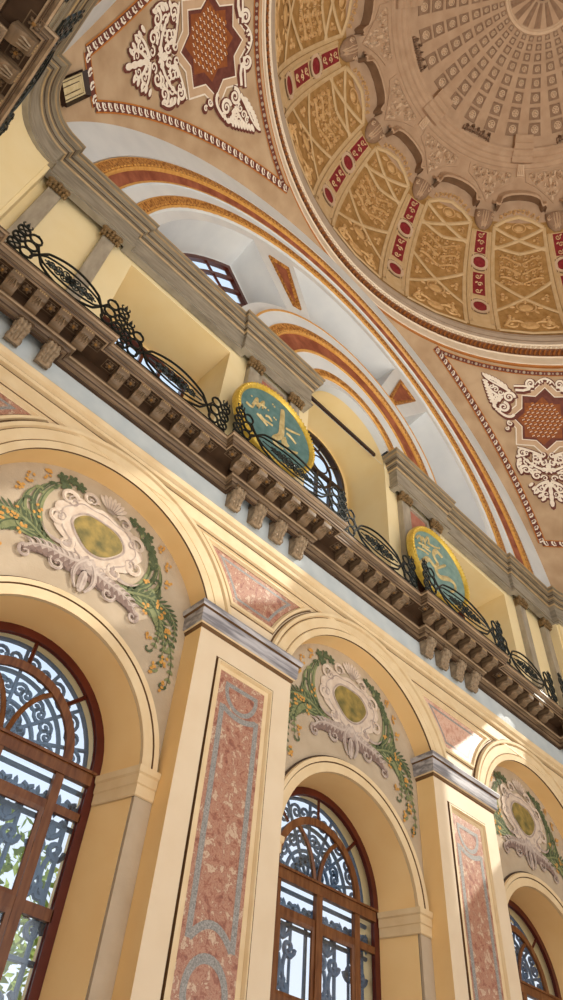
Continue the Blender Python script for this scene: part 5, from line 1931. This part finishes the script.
def build_dome_panel():
    t = thing('gilded_dome_bay', '', 'dome bay', (CX, CY, 0))
    f = lambda s, q, h: dlocal(s, q, h)
    # raised frame of pale straps
    m = MB()
    for sx in (-1, 1):
        m.ribbon(f, [(sx * 7.5, 4.0 + 33.5 * k / 16) for k in range(17)], 1.0, 0.004, 0.009)
    m.ribbon(f, [(-7.5, 37.5), (-4.0, 39.6), (0, 40.6), (4.0, 39.6), (7.5, 37.5)], 1.1, 0.004, 0.009)
    m.ribbon(f, [(-7.5, 4.2), (0, 4.0), (7.5, 4.2)], 1.0, 0.004, 0.009)
    m.build('strap_frame', M['strap'], t)
    L = lambda a, b, n=8: [(a[0] + (b[0] - a[0]) * k / n, a[1] + (b[1] - a[1]) * k / n) for k in range(n + 1)]
    for a, b in (((-7.3, 11.6), (7.3, 21.8)), ((7.3, 11.6), (-7.3, 21.8)), ((-7.3, 31.3), (7.3, 37.2)), ((7.3, 31.3), (-7.3, 37.2)), ((-7.3, 32.0), (0, 30.4)), ((7.3, 32.0), (0, 30.4))):
        m = MB()
        m.ribbon(f, L(a, b), 0.95, 0.004, 0.008)
        m.build('diagonal_strap', M['strap'], t)
    # ornament fields
    m = MB()
    curl_field(m, f, 0.5, 5.9, 20.6, 30.2, 0.80, 0.34, 0.0015, 0.011, 3)
    for sx in (-1, 1):
        for y in (21.4, 24.4, 27.4):
            m.ribbon(f, bez((sx * 0.2, y), (sx * 1.8, y + 0.4), (sx * 3.4, y + 2.4), (sx * 5.6, y + 1.6), 10), lambda q: 0.55 - 0.3 * q, 0.002, 0.014)
    m.build('central_arabesque', M['dome_relief'], t)
    m = MB()
    m.blob(f, (0, 13.6), 1.7, 1.2, 0.001, 0.010, 10)
    m.ring(f, (0, 13.6), 2.1, 2.5, 0.008, 18, 0.75)
    for k in range(8):
        a = k * pi / 4
        m.blob(f, (3.3 * cos(a), 13.6 + 2.0 * sin(a)), 0.75, 0.4, 0.001, 0.008, 7, a)
    m.build('lozenge_medallion', M['dome_relief'], t)
    m = MB()
    m.blob(f, (0, 37.5), 1.4, 0.8, 0.001, 0.010, 10)
    m.ring(f, (0, 37.5), 1.8, 2.2, 0.008, 16, 0.6)
    for sx in (-1, 1):
        m.blob(f, (sx * 3.3, 37.9), 1.2, 0.5, 0.001, 0.008, 7, -sx * 0.3)
    m.build('crown_medallion', M['dome_relief'], t)
    for sx in (-1, 1):
        for x, y, r in ((5.3, 34.3, 0.85), (5.3, 16.7, 1.0), (4.4, 9.4, 0.9)):
            m = MB()
            m.ribbon(f, spiral((sx * x, y + r * 0.45), r * 0.62, 0 if sx > 0 else pi, 1.4, sx, 12), 0.32, 0.001, 0.010)
            m.ribbon(f, spiral((sx * x, y - r * 0.65), r * 0.55, pi / 2, 1.4, -sx, 12), 0.30, 0.001, 0.010)
            m.blob(f, (sx * (x - 0.9), y), 0.5, 0.4, 0.001, 0.009, 7, 0.5)
            m.build('corner_ornament', M['dome_relief'], t)
    m = MB()
    for sx in (-1, 1):
        m.ribbon(f, spiral((sx * 4.4, 7.4), 1.7, 0 if sx < 0 else pi, 1.3, sx, 14), 0.5, 0.001, 0.009)
        m.ribbon(f, bez((0, 6.2), (sx * 2, 9.5), (sx * 4, 9.6), (sx * 6.2, 6.0)), 0.6, 0.001, 0.008)
    m.blob(f, (0, 7.2), 2.2, 1.5, 0.001, 0.010, 10)
    m.build('foot_shell', M['dome_relief'], t)
    m = MB()
    for k in range(-4, 5):
        s = k * 1.45
        e_ = 42.0 - 0.12 * k * k
        m.ribbon(f, spiral((s, e_), 0.62, k, 1.2, 1 if k >= 0 else -1, 10), 0.3, 0.001, 0.009)
        m.blob(f, (s + 0.5, e_ + 0.4), 0.5, 0.28, 0.001, 0.008, 6, k)
    m.build('crest_scrolls', M['dome_relief'], t)
    return t


def build_strip():
    t = thing('crimson_strip', '', 'dome strip', (CX, CY, 0))
    f = lambda s, q, h: dlocal(s, q, h)
    m = MB()
    for sx in (-1, 1):
        m.ribbon(f, [(sx * 2.6, 5.5 + 30.1 * k / 16) for k in range(17)], 1.0, 0.005, 0.013)
        m.ribbon(f, [(sx * 1.75, 9.5 + 26.1 * k / 16) for k in range(17)], 0.45, 0.005, 0.008)
    m.grid([[f(s, 4 + 31.7 * k / 16, 0.0035) for k in range(17)] for s in (-3, 0, 3)])
    m.build('strap_border', M['strap'], t)
    for e0, e1 in ((16.0, 23.2), (29.2, 35.4)):
        m = MB()
        m.grid([[f(s, e0 + (e1 - e0) * k / 6, 0.006) for k in range(7)] for s in (-1.6, 0, 1.6)])
        p = m.build('crimson_field', M['crimson'], t)
        n = 3
        for k in range(n):
            m = MB()
            e_ = e0 + (e1 - e0) * (k + 0.5) / n
            sg = 1 if k % 2 else -1
            m.ribbon(f, spiral((sg * 0.3, e_), 0.75, 0, 1.2, sg, 10), 0.28, 0.0065, 0.011)
            m.blob(f, (-sg * 0.6, e_ + 0.5), 0.5, 0.25, 0.0065, 0.010, 6, 0.6)
            m.build('pale_leaf', M['strap'], p)
    for e_, rr in ((11.8, 1.95), (26.4, 1.9)):
        m = MB()
        fr_ = lambda s, q, h: f(s / cos(e_ * D2), q, h)
        m.ring(fr_, (0, e_), rr * 0.86, rr * 1.22, 0.010, 20, 1.0)
        m.ring(fr_, (0, e_), rr * 1.22, rr * 1.24, 0.006, 20, 1.0)
        p = m.build('roundel_ring', M['dome_light'], t)
        m = MB()
        m.ring(fr_, (0, e_), rr * 1.22, rr * 1.42, 0.0062, 20, 1.0)
        m.build('dark_outline', M['shade_brown'], p)
        m = MB()
        m.blob(fr_, (0, e_), rr * 0.9, rr * 0.9, 0.0062, 0.0075, 14)
        q = m.build('crimson_disc', M['crimson'], p)
    return t


def build_corbel():
    t = thing('dome_corbel', '', 'corbel', (CX, CY, 0))
    f = lambda s, q, h: dlocal(s, q, h)
    m = MB()
    rows = []
    for e_, hw, h in ((35.9, 0.5, 0.012), (36.6, 1.7, 0.022), (37.6, 2.6, 0.040), (39.0, 3.0, 0.046), (40.0, 3.1, 0.048), (40.6, 3.1, 0.040), (41.0, 3.0, 0.010)):
        rows.append([f(hw * sin(a), e_, max(0.0, h * (0.25 + 0.75 * cos(a)))) for a in [(-0.5 + k / 8) * pi for k in range(9)]])
    m.grid(rows)
    m.build('body', M['dome_coffer'], t)
    m = MB()
    for k in range(-2, 3):
        m.ribbon(lambda s, q, h: f(s, q, 0.040 - 0.004 * k * k - 0.016 * max(0, 37.6 - q) + h), [(k * 0.8, 40.2), (k * 0.85, 38.8), (k * 0.6, 37.2), (k * 0.3, 36.4)], lambda q: 0.9 - 0.4 * q, 0.0, 0.012)
    for sx in (-1, 1):
        m.ribbon(lambda s, q, h: f(s, q, 0.030 + h), spiral((sx * 2.2, 39.3), 0.75, 0, 1.4, sx, 12), 0.35, 0.0, 0.012)
    m.build('carved_leaf', M['dome_light'], t)
    return t


def hood_shape(n=40):
    """lobed opening of a hood in (azimuth, elevation), corbel to corbel"""
    P = [(-8.3, 41.3), (-8.1, 41.9), (-7.7, 41.8), (-7.3, 41.6), (-6.9, 41.9), (-6.6, 42.8), (-6.4, 43.5), (-5.2, 44.2), (-3.4, 44.7), (0, 45.0)]
    return P + [(-x, y) for x, y in reversed(P[:-1])]


def build_hood():
    t = thing('lobed_hood', '', 'hood', (CX, CY, 0))
    f = lambda s, q, h: dlocal(s, q, h)
    P = hood_shape()
    m = MB()
    m.cur = 1  # hood underside coloured dark as the shadow beneath it
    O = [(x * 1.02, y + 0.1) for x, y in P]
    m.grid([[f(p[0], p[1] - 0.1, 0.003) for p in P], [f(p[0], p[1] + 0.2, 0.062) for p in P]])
    m.cur = 0
    m.grid([[f(p[0], p[1] + 0.2, 0.062) for p in P], [f(p[0] * 1.03, p[1] + 0.6, 0.066) for p in P], [f(p[0] * 1.06, p[1] + 1.1, 0.058) for p in P], [f(p[0] * 1.07, p[1] + 1.3, 0.034) for p in P], [f(p[0] * 1.09, p[1] + 1.7, 0.030) for p in P], [f(p[0] * 1.10, p[1] + 2.0, 0.010) for p in P], [f(p[0] * 1.12, p[1] + 2.6, 0.001) for p in P]])
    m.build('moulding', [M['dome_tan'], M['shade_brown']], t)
    return t


def build_relief():
    t = thing('relief_spandrel', '', 'relief panel', (CX, CY, 0))
    f = lambda s, q, h: dlocal(s, q, h)
    out = [(-9.2, 51.9), (0, 52.1), (9.2, 51.9), (8.9, 49.4), (5.2, 48.0), (2.2, 45.8), (0, 43.6), (-2.2, 45.8), (-5.2, 48.0), (-8.9, 49.4)]
    k = 0.86
    inn = [(x * k, 48.8 + (y - 48.8) * k) for x, y in out]
    m = MB()
    m.grid([[f(p[0], p[1], h) for p in q] for q, h in ((out, 0.001), (out, 0.006), (inn, 0.005), (inn, 0.001))], close_u=True)
    m.build('frame', M['dome_tan'], t)
    m = MB()
    for (x, y, r, a0) in ((6.4, 50.6, 1.3, 0), (3.4, 50.0, 1.5, 1), (1.2, 48.0, 1.1, 2), (5.0, 49.3, 0.9, 3), (1.0, 50.6, 0.9, 1), (0.8, 45.9, 0.8, 0.5)):
        for sx in (-1, 1):
            m.ribbon(f, [(sx * p[0], p[1]) for p in spiral((x, y), r * 0.8, a0, 1.4, 1, 14)], 0.45, 0.001, 0.016)
            m.blob(f, (sx * (x + 0.8), y + 0.3), 0.8, 0.45, 0.001, 0.014, 7, sx * a0)
    m.blob(f, (0, 49.2), 0.9, 1.0, 0.001, 0.018, 9)
    m.blob(f, (0, 44.9), 0.5, 0.9, 0.001, 0.012, 8)
    m.build('leaf_scrolls', M['dome_light'], t)
    return t


def build_festoon():
    t = thing('dome_garland', '', 'garland', (CX, CY, 0))
    f = lambda s, q, h: dlocal(s, q, h)
    m = MB()
    for k in range(-7, 8):
        s = k * 0.95
        e_ = 58.7 - 0.010 * k * k
        m.blob(f, (s, e_), 0.8, 0.55, 0.002, 0.030, 8, k * 0.7)
        if k % 3 == 0:
            m.ribbon(f, spiral((s, e_ + 0.45), 0.7, k, 1.3, 1 if k > 0 else -1, 12), 0.5, 0.003, 0.034)
    m.build('carved_leaves', M['dome_coffer'], t)
    return t


def build_block():
    t = thing('cornice_block', '', 'cornice block', (CX, CY, 0))
    f = lambda s, q, h: dlocal(s, q, h)
    m = MB()
    prof = [(53.6, 0.0), (53.7, 0.034), (55.0, 0.036), (55.3, 0.046), (56.4, 0.048), (56.7, 0.060), (57.9, 0.062), (58.4, 0.054), (60.0, 0.054), (60.1, 0.0)]
    hw = 4.3
    for s0, s1 in ((-hw, hw),):
        m.grid([[f(s0 + (s1 - s0) * k / 6, e_, h) for k in range(7)] for e_, h in prof])
        for s in (s0, s1):
            m.face([f(s, e_, h) for e_, h in prof])
    m.build('broken_moulding', M['dome_tan'], t)
    m = MB()
    m.grid([[f(s, e_, h) for s in (-1.3, 0, 1.3)] for e_, h in ((50.6, 0.0), (50.7, 0.016), (53.4, 0.022), (53.6, 0.0))])
    for s in (-1.3, 1.3):
        m.face([f(s, e_, h) for e_, h in ((50.6, 0.0), (50.7, 0.016), (53.4, 0.022), (53.6, 0.0))])
    for s in (-0.7, 0, 0.7):
        m.ribbon(lambda a, b, h: f(a, b, 0.019 + h), [(s, 50.9), (s, 53.2)], 0.4, 0, 0.006)
    m.build('console', M['dome_light'], t)
    return t


def dome_series(proto, centres, labels, cat, group):
    sn_ = snap(proto)
    for k, cdeg in enumerate(centres):
        o = proto if k == 0 else copy_tree(sn_)
        o.location = W(CX, CY, 0)
        o.rotation_euler = (0, 0, -cdeg * D2)
        tag(o, labels[k], cat, group)


VP = [-45 + 22.5 * k for k in range(6)]            # sector centres in sight
VC = [-33.75 + 22.5 * k for k in range(5)]         # sector seams in sight
dome_series(build_dome_panel(), VP, ['gilt strapwork dome panel, %s counted from the top of the photo rightward' % ORD[k] for k in range(len(VP))], 'dome panel', 'strapwork panels round the dome')
dome_series(build_strip(), VC, ['crimson strip with two roundels, %s counted from the top of the photo rightward' % ORD[k] for k in range(len(VC))], 'dome strip', 'crimson strips between the dome panels')
dome_series(build_corbel(), VC, ['carved corbel on the %s crimson dome strip from the top' % ORD[k] for k in range(len(VC))], 'corbel', 'corbels between the hoods')
dome_series(build_hood(), VP, ['lobed stone hood over the %s strapwork panel from the top' % ORD[k] for k in range(len(VP))], 'hood', 'lobed hoods over the dome panels')
dome_series(build_relief(), VC, ['carved relief spandrel above the %s dome corbel from the top' % ORD[k] for k in range(len(VC))], 'relief panel', 'relief spandrels above the corbels')
# upper ring of the dome between hoods and coffers
m = MB()
prof = [(52.6, 0.0), (52.8, 0.008), (53.6, 0.010), (53.9, 0.020), (54.8, 0.022), (55.1, 0.032), (55.9, 0.034), (56.3, 0.044), (56.9, 0.044), (57.0, 0.0)]
m.lathe([(((DR - h) * cos(e_ * D2)), DZ + (DR - h) * sin(e_ * D2)) for e_, h in prof], (CX, CY), -pi, pi, 128)
structure(m.build('trim_dome_upper_ring', M['dome_tan'], smooth=0.5))
BK_C = [-45 + 22.5 * k for k in range(6)]
bc = [-22.5 + 45 * k for k in range(3)]
dome_series(build_block(), [-45, 0, 45], ['stepped cornice block on the upper dome ring, %s from the top of the photo' % ORD[k] for k in range(3)], 'cornice block', 'cornice blocks of the upper dome ring')
dome_series(build_festoon(), bc, ['carved leafy garland on the upper dome ring, %s from the top of the photo' % ORD[k] for k in range(3)], 'garland', 'garlands of the upper dome ring')

# coffers: 32 ribs of square coffers shrinking towards the crown
def build_coffer(e_, half_e, name='dome_coffer'):
    t = thing(name, '', 'coffer', (CX, CY, 0))
    f = lambda s, q, h: dlocal(s, q, h)
    hs = half_e * 0.92 / cos(e_ * D2)
    sq = lambda k: [(-hs * k, e_ - half_e * k), (hs * k, e_ - half_e * k), (hs * k, e_ + half_e * k), (-hs * k, e_ + half_e * k)]
    m = MB()
    m.grid([[f(p[0], p[1], h) for p in sq(k)] for k, h in ((1.0, 0.0005), (1.0, 0.006), (0.84, 0.006), (0.80, 0.0012), (0.02, 0.0012))], close_u=True)
    m.build('coffer_frame', M['dome_coffer'], t)
    m = MB()
    m.ring(f, (0, e_), hs * 0.50, hs * 0.62, 0.006, 14, half_e / hs)
    for k in range(6):
        a = k * pi / 3
        m.blob(f, (hs * 0.33 * cos(a), e_ + half_e * 0.33 * sin(a)), hs * 0.20, half_e * 0.16, 0.001, 0.006, 6, 0)
    m.blob(f, (0, e_), hs * 0.2, half_e * 0.2, 0.001, 0.010, 7)
    m.build('rosette', M['dome_light'], t)
    return t


rows_e = [61.6, 65.1, 68.5, 71.6, 74.5, 76.9, 78.9, 80.6]
half_e = [1.50, 1.36, 1.22, 1.10, 0.98, 0.80, 0.66, 0.54]
tot = 0
ROWN = ['lowest', 'second', 'third', 'fourth', 'fifth', 'sixth', 'seventh', 'innermost']
for ri, (e_, he) in enumerate(zip(rows_e, half_e)):
    proto = build_coffer(e_, he)
    sn_ = snap(proto)
    fst = True
    cnt = 0
    for k in range(32):
        az = -174.375 + 11.25 * k
        x, y, z = dom(az, e_)
        if not in_frame(W(x, y, z), 0.03):
            continue
        o = proto if fst else copy_tree(sn_)
        fst = False
        o.location = W(CX, CY, 0)
        o.rotation_euler = (0, 0, -az * D2)
        tag(o, 'square rosette coffer in the %s dome row, %s from upper left' % (ROWN[ri], ordinal(cnt)), 'coffer', 'rosette coffers of the dome')
        cnt += 1
        tot += 1
# crown rosette
A = (CX, CY, DZ + DR)
t = thing('crown_rosette', 'round ribbed crown rosette at the top of the dome', 'rosette', A)
m = MB()
m.lathe([((DR - h) * cos(e_ * D2), DZ + (DR - h) * sin(e_ * D2)) for e_, h in ((81.3, 0.0), (81.35, 0.009), (81.9, 0.011), (82.2, 0.004), (82.4, 0.0005))], (CX, CY), -pi, pi, 64)
m.build('ring', M['dome_light'], t, A)
m = MB()
for k in range(16):
    a = k * 22.5
    m.ribbon(lambda s, q, h: dom(a + s / max(0.02, cos(q * D2)), q, h), [(0, 82.6), (0, 84.5), (0, 86.2), (0, 87.4)], lambda q: 1.5 - 0.9 * q, 0.001, 0.008)
m.build('petal', M['dome_coffer'], t, A)
m = MB()
m.lathe([(0.055, 5.2295), (0.05, 5.205), (0.03, 5.19), (0.012, 5.17), (0.0005, 5.168)], (CX, CY), -pi, pi, 24)
m.build('hook_plate', M['black_wood'], t, A)

# ================================================================ OUTSIDE
gm = MB()
gm.face([(-30, 1.4, ZF - 0.1), (40, 1.4, ZF - 0.1), (40, 60, ZF - 0.1), (-30, 60, ZF - 0.1)])
structure(gm.build('ground_garden', mat('pale_gravel', 'B8B0A2', 'C6BEB0', 2.0, 0.9)))
g = random.Random(3)
for (x, y, zc, R, lab) in ((1.0, 2.5, 0.80, 0.36, 'leafy yellow-green tree in the garden, seen through the large left window'), (2.75, 3.0, 0.62, 0.42, 'leafy tree outside, low behind the middle window')):
    A = (x, y, ZF - 0.1)
    t = thing('garden_tree', lab, 'tree', A, 'garden trees outside')
    m = MB()
    m.tube([(x, y, ZF - 0.1), (x + 0.02, y, zc - R * 0.4), (x - 0.02, y, zc)], 0.03, 8, rad=[0.04, 0.03, 0.015])
    for k in range(7):
        a = k * 0.9
        m.tube([(x, y, zc - R * 0.3), (x + R * 0.4 * cos(a), y + R * 0.3 * sin(a), zc + R * 0.1), (x + R * 0.7 * cos(a), y + R * 0.5 * sin(a), zc + R * 0.35 * sin(k))], 0.01, 5, rad=[0.014, 0.008, 0.003])
    m.build('trunk', M['bark'], t, A)
    m = MB()
    for k in range(1100):
        a, b, r = g.uniform(0, 2 * pi), g.uniform(-1, 1), R * g.uniform(0.2, 1) ** 0.5
        p = Vector((x + r * cos(a) * sqrt(1 - b * b), y + 0.7 * r * sin(a) * sqrt(1 - b * b), zc + r * b * 0.85))
        u = Vector((g.uniform(-1, 1), g.uniform(-1, 1), g.uniform(-1, 1))).normalized() * 0.026
        v = u.cross(Vector((g.uniform(-1, 1), g.uniform(-1, 1), g.uniform(-1, 1))).normalized())
        if v.length < 1e-5:
            continue
        v = v.normalized() * 0.012
        m.face([p - u, p - v, p + u, p + v])
    m.build('foliage', M['leaf'], t, A, smooth=None)
